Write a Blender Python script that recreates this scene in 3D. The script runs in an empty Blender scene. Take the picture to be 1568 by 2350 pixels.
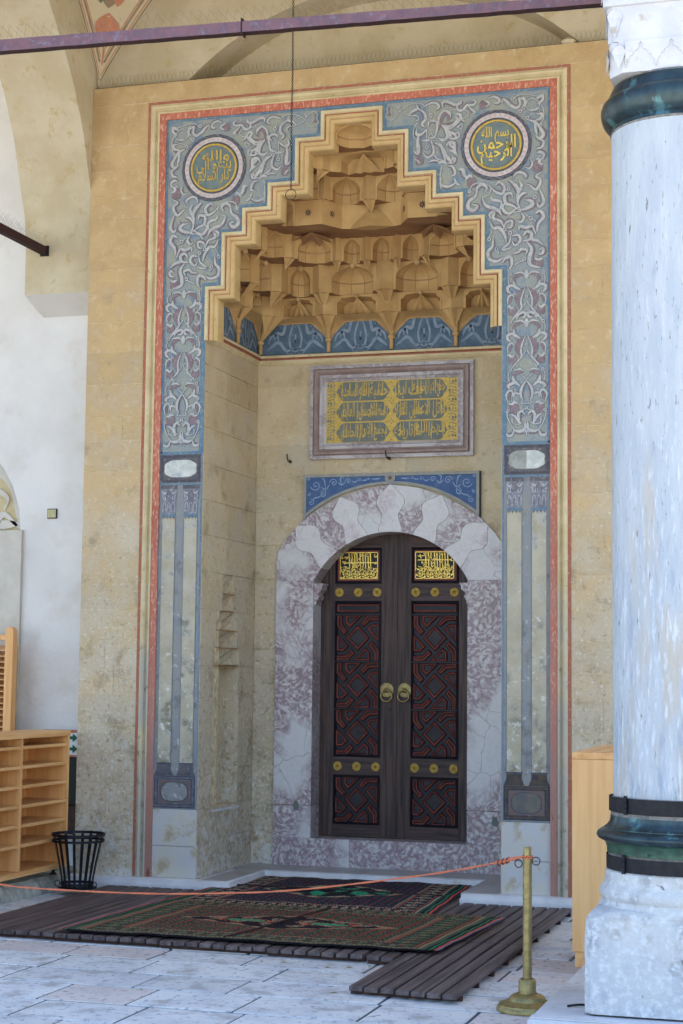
import bpy, bmesh, math, random
from mathutils import Vector, Matrix
from mathutils.geometry import tessellate_polygon
random.seed(7)
R = math.radians
SC = bpy.context.scene
COL = SC.collection

# ------------------------------------------------------------------ camera, sky, sun, exposure
cd = bpy.data.cameras.new('camera'); cam = bpy.data.objects.new('camera', cd); COL.objects.link(cam)
cr = Vector((0.95605146, 0.29299804, 0.01085187)); cu = Vector((0.01711622, -0.09272251, 0.99554486)); cf = Vector((-0.29269891, 0.95160637, 0.09366251))
mt = Matrix((cr, cu, -cf)).transposed().to_4x4(); mt.translation = Vector((3.865, -12.7177, 1.75))
cam.matrix_world = mt
cd.sensor_fit = 'HORIZONTAL'; cd.sensor_width = 36; cd.lens = 3970.6/1568*36; cd.clip_end = 600
SC.camera = cam
SUN_EL, SUN_AZ = R(61), R(35)      # azimuth from +Y (behind the building) towards +X
w = bpy.data.worlds.new('World'); SC.world = w; w.use_nodes = True
nt = w.node_tree; sky = nt.nodes.new('ShaderNodeTexSky'); sky.sky_type = 'NISHITA'; sky.sun_disc = False
sky.sun_elevation = SUN_EL; sky.sun_rotation = SUN_AZ
nt.links.new(sky.outputs[0], nt.nodes['Background'].inputs[0]); nt.nodes['Background'].inputs[1].default_value = 0.15
sl = bpy.data.lights.new('sun', 'SUN'); sl.energy = 4.4; sl.angle = R(0.53); sl.color = (1.0, 0.93, 0.82)
so = bpy.data.objects.new('sun', sl); COL.objects.link(so)
sdir = Vector((math.sin(SUN_AZ)*math.cos(SUN_EL), math.cos(SUN_AZ)*math.cos(SUN_EL), math.sin(SUN_EL)))
so.rotation_euler = sdir.to_track_quat('Z', 'Y').to_euler()
vs = SC.view_settings; vs.view_transform = 'Standard'; vs.look = 'None'; vs.gamma = 1; vs.use_curve_mapping = False; vs.exposure = 1.72

# ------------------------------------------------------------------ materials
def srgb(r, g, b):
    f = lambda v: (v/255/12.92) if v/255 <= 0.04045 else ((v/255+0.055)/1.055)**2.4
    return (f(r), f(g), f(b))
def mat(name, c1, c2=None, s=4.0, c3=None, s3=30.0, lo3=0.6, hi3=0.75, rough=0.8, metal=0.0, bump=0.0, bs=60.0, stretch=(1,1,1), det=6, rnd=0.0, weather=None, spec=0.3):
    m = bpy.data.materials.new(name); m.use_nodes = True; t = m.node_tree; N = t.nodes; L = t.links
    b = N['Principled BSDF']; b.inputs['Roughness'].default_value = rough; b.inputs['Metallic'].default_value = metal
    b.inputs['Specular IOR Level'].default_value = spec
    geo = N.new('ShaderNodeNewGeometry'); mp = N.new('ShaderNodeMapping'); mp.inputs['Scale'].default_value = stretch
    L.new(geo.outputs['Position'], mp.inputs[0])
    def noise(sc, d=det, dist=0.0):
        n = N.new('ShaderNodeTexNoise'); n.inputs['Scale'].default_value = sc; n.inputs['Detail'].default_value = d; n.inputs['Distortion'].default_value = dist
        n.inputs['Roughness'].default_value = 0.62
        L.new(mp.outputs[0], n.inputs['Vector']); return n.outputs['Fac']
    def ramp(src, lo, hi):
        r = N.new('ShaderNodeMapRange'); r.interpolation_type = 'SMOOTHSTEP'
        r.inputs['From Min'].default_value = lo; r.inputs['From Max'].default_value = hi; L.new(src, r.inputs['Value']); return r.outputs[0]
    def mix(f, a, c):
        x = N.new('ShaderNodeMix'); x.data_type = 'RGBA'
        if isinstance(f, float): x.inputs[0].default_value = f
        else: L.new(f, x.inputs[0])
        for k, v in ((6, a), (7, c)):
            if isinstance(v, tuple): x.inputs[k].default_value = (*v, 1)
            else: L.new(v, x.inputs[k])
        return x.outputs[2]
    c = c1
    if c2: c = mix(ramp(noise(s), 0.35, 0.65), c1, c2)
    if c3: c = mix(ramp(noise(s3, 4), lo3, hi3), c, c3)
    if weather:   # (colour, z_low, z_high, amount[, noise scale, lo, hi]): washed-out patches, denser in the splash zone
        for wt in (weather if isinstance(weather, list) else [weather]):
            ns, wl, wh = wt[4:7] if len(wt) > 4 else (2.6, .42, .80)
            sp = N.new('ShaderNodeSeparateXYZ'); L.new(geo.outputs['Position'], sp.inputs[0])
            zr = N.new('ShaderNodeMapRange'); zr.inputs['From Min'].default_value = wt[1]; zr.inputs['From Max'].default_value = wt[2]
            zr.inputs['To Min'].default_value = wt[3]; zr.inputs['To Max'].default_value = -0.25
            L.new(sp.outputs[2], zr.inputs['Value'])
            ad = N.new('ShaderNodeMath'); ad.operation = 'ADD'; L.new(noise(ns, 9), ad.inputs[0]); L.new(zr.outputs[0], ad.inputs[1])
            c = mix(ramp(ad.outputs[0], wl, wh), c, wt[0])
    if rnd:
        oi = N.new('ShaderNodeObjectInfo'); mr = N.new('ShaderNodeMapRange'); mr.inputs['To Min'].default_value = 1-rnd; mr.inputs['To Max'].default_value = 1+rnd
        L.new(oi.outputs['Random'], mr.inputs['Value']); h = N.new('ShaderNodeHueSaturation'); L.new(mr.outputs[0], h.inputs['Value'])
        if isinstance(c, tuple): h.inputs['Color'].default_value = (*c, 1)
        else: L.new(c, h.inputs['Color'])
        c = h.outputs[0]
    if isinstance(c, tuple): b.inputs['Base Color'].default_value = (*c, 1)
    else: L.new(c, b.inputs['Base Color'])
    if bump:
        bp = N.new('ShaderNodeBump'); bp.inputs['Strength'].default_value = 1.0; bp.inputs['Distance'].default_value = bump
        L.new(noise(bs, 8), bp.inputs['Height']); L.new(bp.outputs[0], b.inputs['Normal'])
    m['_mix'] = 1
    return m
def marble(name, base, vein, pink, amount=0.5, sc=6.0, rough=0.35):
    m = bpy.data.materials.new(name); m.use_nodes = True; t = m.node_tree; N = t.nodes; L = t.links
    b = N['Principled BSDF']; b.inputs['Roughness'].default_value = rough; b.inputs['Specular IOR Level'].default_value = 0.35
    geo = N.new('ShaderNodeNewGeometry'); oi = N.new('ShaderNodeObjectInfo')
    sh = N.new('ShaderNodeVectorMath'); sh.operation = 'SCALE'; sh.inputs['Scale'].default_value = 0.0
    ad = N.new('ShaderNodeVectorMath'); ad.operation = 'ADD'
    cx = N.new('ShaderNodeCombineXYZ'); mu = N.new('ShaderNodeMath'); mu.operation = 'MULTIPLY'; mu.inputs[1].default_value = 37.0
    L.new(oi.outputs['Random'], mu.inputs[0]); L.new(mu.outputs[0], cx.inputs[0]); L.new(mu.outputs[0], cx.inputs[2])
    L.new(geo.outputs['Position'], ad.inputs[0]); L.new(cx.outputs[0], ad.inputs[1])
    n = N.new('ShaderNodeTexNoise'); n.inputs['Scale'].default_value = sc*0.5; n.inputs['Detail'].default_value = 8; n.inputs['Distortion'].default_value = 1.2
    L.new(ad.outputs[0], n.inputs['Vector'])
    ws = N.new('ShaderNodeVectorMath'); ws.operation = 'SCALE'; ws.inputs['Scale'].default_value = 0.35; L.new(n.outputs['Color'], ws.inputs[0])
    a2 = N.new('ShaderNodeVectorMath'); a2.operation = 'ADD'; L.new(ad.outputs[0], a2.inputs[0]); L.new(ws.outputs[0], a2.inputs[1])
    v = N.new('ShaderNodeTexVoronoi'); v.feature = 'DISTANCE_TO_EDGE'; v.inputs['Scale'].default_value = sc; L.new(a2.outputs[0], v.inputs['Vector'])
    v2 = N.new('ShaderNodeTexVoronoi'); v2.feature = 'DISTANCE_TO_EDGE'; v2.inputs['Scale'].default_value = sc*6.5; L.new(a2.outputs[0], v2.inputs['Vector'])
    def ramp(src, lo, hi, a=0.0, c=1.0):
        r = N.new('ShaderNodeMapRange'); r.inputs['From Min'].default_value = lo; r.inputs['From Max'].default_value = hi
        r.inputs['To Min'].default_value = a; r.inputs['To Max'].default_value = c; L.new(src, r.inputs['Value']); return r.outputs[0]
    def mix(f, a, c, ty='MIX'):
        x = N.new('ShaderNodeMix'); x.data_type = 'RGBA'; x.blend_type = ty
        if isinstance(f, float): x.inputs[0].default_value = f
        else: L.new(f, x.inputs[0])
        for k, q in ((6, a), (7, c)):
            if isinstance(q, tuple): x.inputs[k].default_value = (*q, 1)
            else: L.new(q, x.inputs[k])
        return x.outputs[2]
    big = N.new('ShaderNodeTexNoise'); big.inputs['Scale'].default_value = sc*0.45; big.inputs['Detail'].default_value = 5; L.new(a2.outputs[0], big.inputs['Vector'])
    zone = ramp(big.outputs['Fac'], 0.62-0.3*amount, 0.70-0.3*amount)
    fine = mix(ramp(v2.outputs[0], 0.0, 0.30), vein, pink)
    fn = N.new('ShaderNodeTexNoise'); fn.inputs['Scale'].default_value = 30; fn.inputs['Detail'].default_value = 6; L.new(a2.outputs[0], fn.inputs['Vector'])
    fine = mix(ramp(fn.outputs['Fac'], 0.47, 0.62, 0, 0.85), fine, base)
    c = mix(zone, mix(ramp(fn.outputs['Fac'], 0.4, 0.7, 0, 0.35), base, tuple(q*0.75 for q in base)), fine)
    c = mix(ramp(v.outputs[0], 0.0, 0.018, 0.55, 0.0), c, vein)
    L.new(c, b.inputs['Base Color'])
    bp = N.new('ShaderNodeBump'); bp.inputs['Distance'].default_value = 0.002; bp.inputs['Strength'].default_value = 0.6; L.new(fn.outputs['Fac'], bp.inputs['Height']); L.new(bp.outputs[0], b.inputs['Normal'])
    return m
def woodmat(name, c1, c2, axis, sc=1.0, rough=0.55, rnd=0.06, lines=1.0):
    st = [26.0, 26.0, 26.0]; st[axis] = 1.3
    m = mat(name, c1, c2, s=sc, stretch=tuple(st), det=4, rough=rough, rnd=rnd, bump=0.0015*lines, bs=sc*1.5, spec=0.3)
    return m

OCH = srgb(210,172,112)
M = {}
M['ochre'] = mat('ochre_limewash', srgb(198,170,126), srgb(184,154,110), 2.6, c3=srgb(208,188,152), s3=12, lo3=.52, hi3=.80, rough=.92, bump=.007, bs=45, rnd=.05, weather=[(srgb(198,184,160), 0.0, 7.5, .34), (srgb(158,140,112), 0.0, 14.0, .10, 5.5, .54, .80), (srgb(206,204,198), 0.0, 3.2, .20, 9, .60, .80), (srgb(214,208,194), 0.0, 14, .12, 34, .60, .78), (srgb(150,130,100), 0.0, 14, .08, 26, .56, .80)])
M['niche'] = mat('niche_limewash', srgb(204,186,152), srgb(190,170,134), 3.0, c3=srgb(212,198,170), s3=12, lo3=.52, hi3=.80, rough=.92, bump=.007, bs=40, rnd=.05, weather=[(srgb(194,182,160), 0.0, 7.5, .34), (srgb(158,140,112), 0.0, 14.0, .10, 5.5, .54, .80), (srgb(206,204,198), 0.0, 3.2, .20, 9, .60, .80), (srgb(214,208,194), 0.0, 14, .12, 34, .60, .78), (srgb(150,130,100), 0.0, 14, .08, 26, .56, .80)])
M['mortar'] = mat('joint_mortar', srgb(218,204,170), srgb(176,156,120), 14, rough=.95)
M['muq'] = mat('muqarnas_limewash', srgb(200,165,112), srgb(182,145,94), 3.0, rough=.9, bump=.0015, bs=60, weather=[(srgb(212,190,150), 0, 14, .06, 22, .66, .78), (srgb(144,114,78), 0, 14, .12, 28, .60, .80)])
M['muqdark'] = mat('muqarnas_joint', srgb(168,134,92), srgb(150,116,80), 5, rough=.95)
M['muqsoffshade'] = mat('muqarnas_soffit_shade', srgb(158,120,84), srgb(142,104,72), 5, rough=.9, bump=.003, bs=50)  # darker than the tiers: shade under the overhangs put into the colour
M['knob'] = mat('bud_stone', srgb(198,164,116), srgb(176,140,96), 12, rough=.9)
M['cream'] = mat('cream_moulding', srgb(212,196,158), srgb(196,178,138), 5, c3=srgb(172,152,116), s3=22, rough=.85, bump=.003, bs=60, weather=[(srgb(178,172,158), 0.0, 4.4, .36), (srgb(146,136,114), 0, 9, .10, 12, .60, .74)])
M['mould2'] = mat('tan_moulding', srgb(206,178,128), srgb(192,162,112), 5, c3=srgb(178,148,102), s3=22, rough=.85, bump=.002, bs=60)
M['red'] = mat('red_band', srgb(190,116,94), srgb(178,102,82), 6, c3=srgb(212,166,144), s3=70, lo3=.50, hi3=.68, rough=.9, bump=.003, bs=120, stretch=(1,1,.35), weather=[(srgb(166,126,114), 0.0, 4.6, .34), (srgb(120,76,64), 0, 9, .08, 22, .62, .76)])
M['redline'] = mat('red_line', srgb(166,98,78), srgb(160,112,90), 10, c3=srgb(180,150,124), s3=40, lo3=.54, hi3=.7, rough=.9)
M['frz'] = mat('frieze_ground', srgb(140,148,152), srgb(154,156,144), 4.2, c3=srgb(118,136,154), s3=6.5, lo3=.5, hi3=.66, rough=.9, bump=.002, bs=80, weather=[(srgb(108,118,128), 0, 12, .08, 16, .58, .76)])
M['blueb'] = mat('blue_border', srgb(92,120,144), srgb(108,132,148), 9, c3=srgb(136,150,156), s3=40, lo3=.52, hi3=.7, rough=.9, weather=(srgb(130,142,154), 0.0, 4.4, .3))
M['arabw'] = mat('arabesque_white', srgb(186,186,184), srgb(168,171,173), 14, c3=srgb(148,151,156), s3=50, lo3=.50, hi3=.70, rough=.9)
M['arabp'] = mat('arabesque_mauve', srgb(126,108,114), srgb(136,120,126), 16, c3=srgb(146,144,146), s3=50, lo3=.52, hi3=.72, rough=.9)
M['arabd'] = mat('arabesque_outline', srgb(104,110,120), srgb(120,126,132), 16, rough=.9)
M['cart'] = mat('cartouche_paint', srgb(104,100,102), srgb(90,90,98), 14, c3=srgb(140,134,134), s3=40, lo3=.54, hi3=.7, rough=.9, bump=.002, bs=90)
M['cart2'] = mat('cartouche_braid', srgb(74,76,88), srgb(96,94,102), 30, rough=.9)
M['cartlow'] = mat('pedestal_paint', srgb(76,70,66), srgb(94,80,66), 11, c3=srgb(62,62,72), s3=18, lo3=.48, hi3=.62, rough=.9)
M['pink'] = mat('faded_rose', srgb(122,98,92), srgb(110,100,100), 12, rough=.9)
M['ovaldark'] = mat('faded_oval', srgb(112,108,98), srgb(96,98,98), 12, c3=srgb(134,130,118), s3=26, rough=.9)
M['plaster'] = mat('bare_plaster', srgb(208,210,204), srgb(180,184,180), 14, c3=srgb(150,170,186), s3=14, lo3=.64, hi3=.72, rough=.9, bump=.004, bs=40)
M['plasterg'] = mat('bare_plaster_grey', srgb(164,166,158), srgb(140,142,134), 14, rough=.9, bump=.004, bs=40)
M['shaft'] = mat('painted_shaft', srgb(186,178,158), srgb(168,160,138), 4, c3=srgb(184,184,178), s3=7, lo3=.50, hi3=.66, rough=.9, bump=.004, bs=70, weather=[(srgb(134,128,108), 0, 9, .14, 7, .56, .74), (srgb(212,210,202), 0, 9, .12, 20, .62, .76)])
M['gap'] = mat('painted_ground_grey', srgb(144,144,140), srgb(136,140,144), 5, c3=srgb(160,152,142), s3=8, rough=.9, bump=.004, bs=70, weather=[(srgb(112,112,112), 0, 9, .12, 9, .56, .76), (srgb(186,186,184), 0, 9, .10, 22, .62, .76)])
M['capw'] = mat('painted_capital', srgb(132,134,144), srgb(112,112,122), 26, c3=srgb(168,168,172), s3=40, lo3=.55, hi3=.65, rough=.9)
M['capline'] = mat('painted_capital_line', srgb(190,190,190), srgb(168,168,172), 26, rough=.9)
M['nichebl'] = mat('niche_blue', srgb(78,98,118), srgb(94,114,130), 8, c3=srgb(120,132,140), s3=20, lo3=.56, hi3=.72, rough=.9)
M['nichearab'] = mat('niche_arabesque', srgb(142,156,170), srgb(120,138,158), 14, rough=.9)
M['spblue'] = mat('spandrel_blue', srgb(72,98,142), srgb(84,108,146), 9, c3=srgb(104,122,150), s3=24, lo3=.56, hi3=.72, rough=.85, bump=.001, bs=80)
M['spframe'] = mat('spandrel_frame', srgb(160,160,150), srgb(144,146,144), 16, rough=.85)
M['spscroll'] = mat('spandrel_scroll', srgb(150,170,198), srgb(132,156,190), 16, rough=.85)
M['ledge'] = mat('ledge_stone', srgb(218,218,220), srgb(202,202,206), 5, c3=srgb(178,170,160), s3=12, rough=.6, bump=.004, bs=50, rnd=.04)
M['ledgetop'] = mat('threshold_slab', srgb(176,172,170), srgb(158,152,152), 4, c3=srgb(196,186,180), s3=6, rough=.35, bump=.002, bs=30, rnd=.05)
M['base'] = mat('bare_limestone', srgb(202,196,182), srgb(194,196,200), 3.2, c3=srgb(178,162,134), s3=5, lo3=.52, hi3=.68, rough=.9, bump=.004, bs=45)
M['marble'] = marble('pale_marble', srgb(214,210,211), srgb(178,164,170), srgb(200,186,192), .3, 5)
M['breccia'] = marble('breccia_marble', srgb(208,206,207), srgb(140,122,128), srgb(178,160,164), .70, 3.0)
M['plaq'] = marble('plaque_marble', srgb(190,184,184), srgb(148,138,140), srgb(166,154,154), .7, 9)
M['plaqd'] = mat('plaque_brown', srgb(158,138,132), srgb(142,120,112), 8, c3=srgb(176,170,174), s3=20, rough=.5)
M['slate'] = mat('inscription_ground', srgb(120,126,120), srgb(108,115,110), 8, rough=.8, bump=.002, bs=60)
M['gold'] = mat('gilding', srgb(206,176,92), srgb(184,154,76), 40, c3=srgb(150,138,96), s3=60, lo3=.56, hi3=.74, rough=.5, metal=.25, bump=.002, bs=150, spec=.4)
M['brightgold'] = mat('bright_gilding', srgb(238,206,106), srgb(214,176,78), 40, rough=.35, metal=.5, bump=.002, bs=200, spec=.5)
M['tealpaint'] = mat('medallion_teal', srgb(104,120,122), srgb(120,132,130), 20, rough=.85)
M['pinkdot'] = mat('medallion_dots', srgb(198,164,158), None, rough=.9)
M['ringw'] = mat('medallion_white', srgb(202,196,196), srgb(186,178,180), 14, rough=.9)
M['dwood'] = woodmat('door_oak', srgb(84,66,60), srgb(50,40,40), 2, 1.6, .55, .07)
M['dwoodh'] = woodmat('door_oak_rail', srgb(84,66,62), srgb(52,42,42), 0, 1.6, .55, .07)
M['ddark'] = mat('door_lattice', srgb(34,33,44), srgb(26,26,34), 6, rough=.5, spec=.3, bump=.001, bs=60)
M['dred'] = mat('door_red', srgb(136,70,58), srgb(114,58,50), 12, c3=srgb(164,96,76), s3=30, rough=.6)
M['dfield'] = mat('door_field', srgb(54,48,54), srgb(42,38,42), 10, rough=.55)
M['black'] = mat('black_enamel', srgb(24,30,28), None, rough=.5)
M['brass'] = mat('aged_brass', srgb(168,150,98), srgb(140,124,82), 30, rough=.42, metal=.6, bump=.001, bs=90, spec=.5)
M['iron'] = mat('dark_iron', srgb(36,36,40), srgb(48,46,48), 30, rough=.6, metal=.3)
M['blackpaint'] = mat('black_painted_iron', srgb(22,24,32), srgb(32,34,44), 20, rough=.45, metal=.2)
M['rodp'] = mat('purple_primer_iron', srgb(116,86,94), srgb(98,80,92), 18, c3=srgb(116,112,128), s3=30, lo3=.54, hi3=.74, rough=.8, bump=.008, bs=18)
M['rodd'] = mat('dark_red_iron', srgb(62,36,34), srgb(48,30,32), 18, rough=.8, bump=.004, bs=30)
M['wire'] = mat('spike_wire', srgb(120,116,104), None, rough=.5, metal=.5)
M['vault'] = mat('vault_plaster', srgb(198,186,160), srgb(186,172,142), 3.0, c3=srgb(182,164,126), s3=9, lo3=.56, hi3=.7, rough=.95, bump=.003, bs=20)
M['white'] = mat('white_plaster', srgb(222,219,215), srgb(214,210,206), 2, rough=.95, bump=.004, bs=25, weather=[(srgb(206,200,190), 0, 14, .10, 3, .54, .80), (srgb(192,192,196), 0, 2.6, .14, 6, .56, .84)])
M['beige'] = mat('window_stone', srgb(206,200,188), srgb(194,186,174), 4, rough=.9, bump=.002, bs=50)
M['tanrel'] = mat('window_relief_ground', srgb(204,188,148), srgb(190,172,130), 8, rough=.9)
M['orn_or'] = mat('ornament_orange', srgb(196,132,102), srgb(180,124,98), 8, rough=.95)
M['orn_gr'] = mat('ornament_green', srgb(120,134,108), srgb(108,120,98), 14, rough=.95)
M['orn_ln'] = mat('ornament_brown', srgb(150,134,108), srgb(136,118,96), 10, rough=.95)
M['orn_cr'] = mat('ornament_cream', srgb(200,186,156), None, rough=.95)
M['pine'] = woodmat('pine_vertical', srgb(236,182,120), srgb(220,160,98), 2, .8, .45, .04, .3)
M['pineh'] = woodmat('pine_horizontal', srgb(236,184,124), srgb(216,158,98), 1, .8, .45, .05, .3)
M['pinelight'] = woodmat('pine_pale', srgb(238,190,130), srgb(228,174,114), 2, .8, .45, .03, .2)
M['deck'] = woodmat('weathered_dark_slat', srgb(112,98,96), srgb(76,66,66), 1, .8, .6, .16, 1.5)
M['deckend'] = mat('slat_end', srgb(84,60,52), srgb(62,50,48), 20, rough=.8)
M['pave'] = mat('limestone_paving', srgb(224,224,222), srgb(208,209,212), 3.0, c3=srgb(146,150,160), s3=22, lo3=.56, hi3=.68, rough=.75, bump=.008, bs=30, rnd=.08, weather=[(srgb(176,172,168), -1, 9, .10, 6, .56, .78)])
M['pave2'] = mat('rosy_limestone_paving', srgb(222,212,206), srgb(208,198,194), 3.0, c3=srgb(156,148,152), s3=22, lo3=.56, hi3=.68, rough=.75, bump=.008, bs=30, rnd=.08)
M['joint'] = mat('paving_joint', srgb(104,108,118), srgb(78,82,90), 14, rough=.95, bump=.004, bs=60)
M['court'] = mat('courtyard_stone', srgb(196,190,178), srgb(182,174,162), .8, rough=.9)
M['colm'] = mat('weathered_column_marble', srgb(190,196,202), srgb(176,185,194), 6.0, c3=srgb(112,112,114), s3=30, lo3=.62, hi3=.69, rough=.6, bump=.012, bs=22, stretch=(2.4,2.4,.4), weather=[(srgb(190,180,166), 0, 9, .12, 2.8, .54, .76), (srgb(210,216,222), 0, 9, .14, 22, .56, .74), (srgb(156,166,182), 0, 9, .12, 9, .56, .78), (srgb(150,136,118), 0, 3.0, .16, 7, .60, .72)])
M['capm'] = mat('white_capital_stone', srgb(206,206,208), srgb(192,194,200), 6, c3=srgb(176,168,156), s3=11, lo3=.56, hi3=.74, rough=.7, bump=.004, bs=40)
M['basem'] = mat('weathered_base_stone', srgb(208,207,204), srgb(196,197,200), 3.0, c3=srgb(182,168,148), s3=3.5, lo3=.54, hi3=.72, rough=.85, bump=.018, bs=12, weather=[(srgb(168,172,180), 0, 9, .10, 7, .56, .80), (srgb(222,222,222), 0, 9, .12, 26, .56, .78), (srgb(120,112,100), 0, 9, .06, 30, .68, .76)])
M['bronze'] = mat('patinated_bronze', srgb(46,56,62), srgb(58,78,84), 9, c3=srgb(84,124,130), s3=12, lo3=.56, hi3=.68, rough=.32, metal=.55, bump=.002, bs=60, stretch=(1,1,.5), spec=.5)
M['bronzeg'] = mat('green_bronze', srgb(52,72,62), srgb(74,112,92), 9, c3=srgb(34,38,40), s3=14, rough=.4, metal=.4, bump=.002, bs=60, spec=.5)
M['lead'] = mat('lead_joint', srgb(110,108,106), srgb(140,136,130), 30, rough=.8, bump=.006, bs=60)
M['cord'] = mat('orange_cord', srgb(212,124,90), srgb(196,106,74), 60, rough=.8)
M['cordd'] = mat('dark_cord', srgb(60,44,52), None, rough=.7)
M['curb'] = mat('rough_curb_stone', srgb(188,186,176), srgb(150,148,140), 10, rough=.95, bump=.03, bs=14)
M['sofa'] = mat('raised_floor_stone', srgb(150,146,142), srgb(136,130,126), 6, rough=.8)
M['graff'] = mat('pencil_scribble', srgb(120,112,100), None, rough=.9)
M['greensign'] = mat('sign_green', srgb(20,88,60), None, rough=.6)
M['whitesign'] = mat('sign_white', srgb(222,224,222), None, rough=.6)

# ------------------------------------------------------------------ mesh helpers
class MB:
    def __init__(s): s.v = []; s.f = []; s.m = []
    def vert(s, p): s.v.append(tuple(p)); return len(s.v)-1
    def face(s, pts, mi=0):
        b = len(s.v); s.v.extend(tuple(p) for p in pts); s.f.append(tuple(range(b, b+len(pts)))); s.m.append(mi)
    def box(s, x0, x1, y0, y1, z0, z1, mi=0, bev=0.0):
        if bev <= 0:
            P = [(x,y,z) for z in (z0,z1) for y in (y0,y1) for x in (x0,x1)]
            b = len(s.v); s.v.extend(P)
            for q in ((0,2,3,1),(4,5,7,6),(0,1,5,4),(2,6,7,3),(0,4,6,2),(1,3,7,5)): s.f.append(tuple(b+i for i in q)); s.m.append(mi)
        else:
            e = bev
            rings = [((x0+e,x1-e,y0+e,y1-e),z0),((x0,x1,y0,y1),z0+e),((x0,x1,y0,y1),z1-e),((x0+e,x1-e,y0+e,y1-e),z1)]
            b = len(s.v)
            for (a,c,d,g),z in rings: s.v.extend([(a,d,z),(c,d,z),(c,g,z),(a,g,z)])
            for k in range(3):
                for i in range(4):
                    j = (i+1)%4; s.f.append((b+4*k+i,b+4*k+j,b+4*k+4+j,b+4*k+4+i)); s.m.append(mi)
            s.f.append((b+3,b+2,b+1,b)); s.m.append(mi); s.f.append((b+12,b+13,b+14,b+15)); s.m.append(mi)
    def grid(s, rows, mi=0, closed=False):
        n = len(rows[0]); b = len(s.v)
        for r in rows: s.v.extend(tuple(p) for p in r)
        for i in range(len(rows)-1):
            for j in range(n if closed else n-1):
                k = (j+1)%n; s.f.append((b+i*n+j, b+i*n+k, b+(i+1)*n+k, b+(i+1)*n+j)); s.m.append(mi(i,j) if callable(mi) else mi)
    def lathe(s, prof, cx, cy, n=24, mi=0, z=0.0, a0=0, a1=2*math.pi):
        full = abs(a1-a0-2*math.pi) < 1e-6
        rows = []
        for r, h in prof: rows.append([(cx+r*math.cos(a0+(a1-a0)*i/n), cy+r*math.sin(a0+(a1-a0)*i/n), z+h) for i in range(n if full else n+1)])
        s.grid(rows, (lambda i,j: mi[i]) if isinstance(mi, list) else mi, closed=full)
    def tube(s, pts, r, n=8, mi=0, caps=True):
        pts = [Vector(p) for p in pts]; rows = []; up = Vector((0,0,1)); 
        rr = r if isinstance(r, (list,tuple)) else [r]*len(pts)
        prev = None
        for i, p in enumerate(pts):
            d = (pts[min(i+1,len(pts)-1)]-pts[max(i-1,0)]).normalized()
            if prev is None:
                a = up if abs(d.z) < .9 else Vector((1,0,0)); u = d.cross(a).normalized()
            else: u = (prev - d*prev.dot(d)).normalized()
            prev = u; v = d.cross(u)
            rows.append([p+(u*math.cos(2*math.pi*k/n)+v*math.sin(2*math.pi*k/n))*rr[i] for k in range(n)])
        s.grid(rows, mi, closed=True)
        if caps: s.face(list(reversed(rows[0])), mi); s.face(rows[-1], mi)
    def torus(s, c, R0, r, ax=(1,0,0), ay=(0,0,1), n=24, k=8, mi=0):
        c = Vector(c); ax = Vector(ax).normalized(); ay = Vector(ay).normalized(); az = ax.cross(ay); rows = []
        for i in range(n+1):
            a = 2*math.pi*i/n; d = ax*math.cos(a)+ay*math.sin(a)
            rows.append([c+d*(R0+r*math.cos(2*math.pi*j/k))+az*(r*math.sin(2*math.pi*j/k)) for j in range(k)])
        s.grid(rows, mi, closed=True)
    def poly(s, pts2, f, mi=0):
        """any simple polygon given in 2D, f maps (u,v) -> point"""
        tri = tessellate_polygon([[Vector((a,b,0)) for a,b in pts2]])
        b = len(s.v); s.v.extend(tuple(f(a,c)) for a,c in pts2)
        for t in tri: s.f.append(tuple(b+i for i in t)); s.m.append(mi)
    def build(s, name, mats, parent=None, label=None, cat=None, group=None, kind=None, smooth=False, fix=True):
        me = bpy.data.meshes.new(name); me.from_pydata(s.v, [], s.f)
        if not isinstance(mats, (list,tuple)): mats = [mats]
        for q in mats: me.materials.append(M[q] if isinstance(q, str) else q)
        me.polygons.foreach_set('material_index', s.m)
        if fix:
            bm = bmesh.new(); bm.from_mesh(me); bmesh.ops.remove_doubles(bm, verts=bm.verts, dist=1e-5); bmesh.ops.recalc_face_normals(bm, faces=bm.faces); bm.to_mesh(me); bm.free()
        if smooth:
            me.polygons.foreach_set('use_smooth', [True]*len(me.polygons))
            try: me.set_sharp_from_angle(angle=R(smooth if smooth is not True else 35))
            except Exception: pass
        return link(name, me, parent, label, cat, group, kind)
def link(name, me, parent=None, label=None, cat=None, group=None, kind=None):
    o = bpy.data.objects.new(name, me); COL.objects.link(o)
    if parent is not None: o.parent = parent
    return tag(o, label, cat, group, kind)
def tag(o, label=None, cat=None, group=None, kind=None):
    if label: o['label'] = label
    if cat: o['category'] = cat
    if group: o['group'] = group
    if kind: o['kind'] = kind
    return o
def thing(name, label, cat, group=None, loc=(0,0,0)):
    o = bpy.data.objects.new(name, None); COL.objects.link(o); o.location = loc; o.empty_display_size = .1
    return tag(o, label, cat, group)
def dup(root, loc, rotz=None, label=None):
    r = root.copy(); COL.objects.link(r); r.location = loc
    if rotz is not None: r.rotation_euler = (0,0,rotz)
    if label: r['label'] = label
    for ch in list(root.children):
        c = ch.copy(); COL.objects.link(c); c.parent = r
        for g in list(ch.children):
            d = g.copy(); COL.objects.link(d); d.parent = c
    return r
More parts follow.
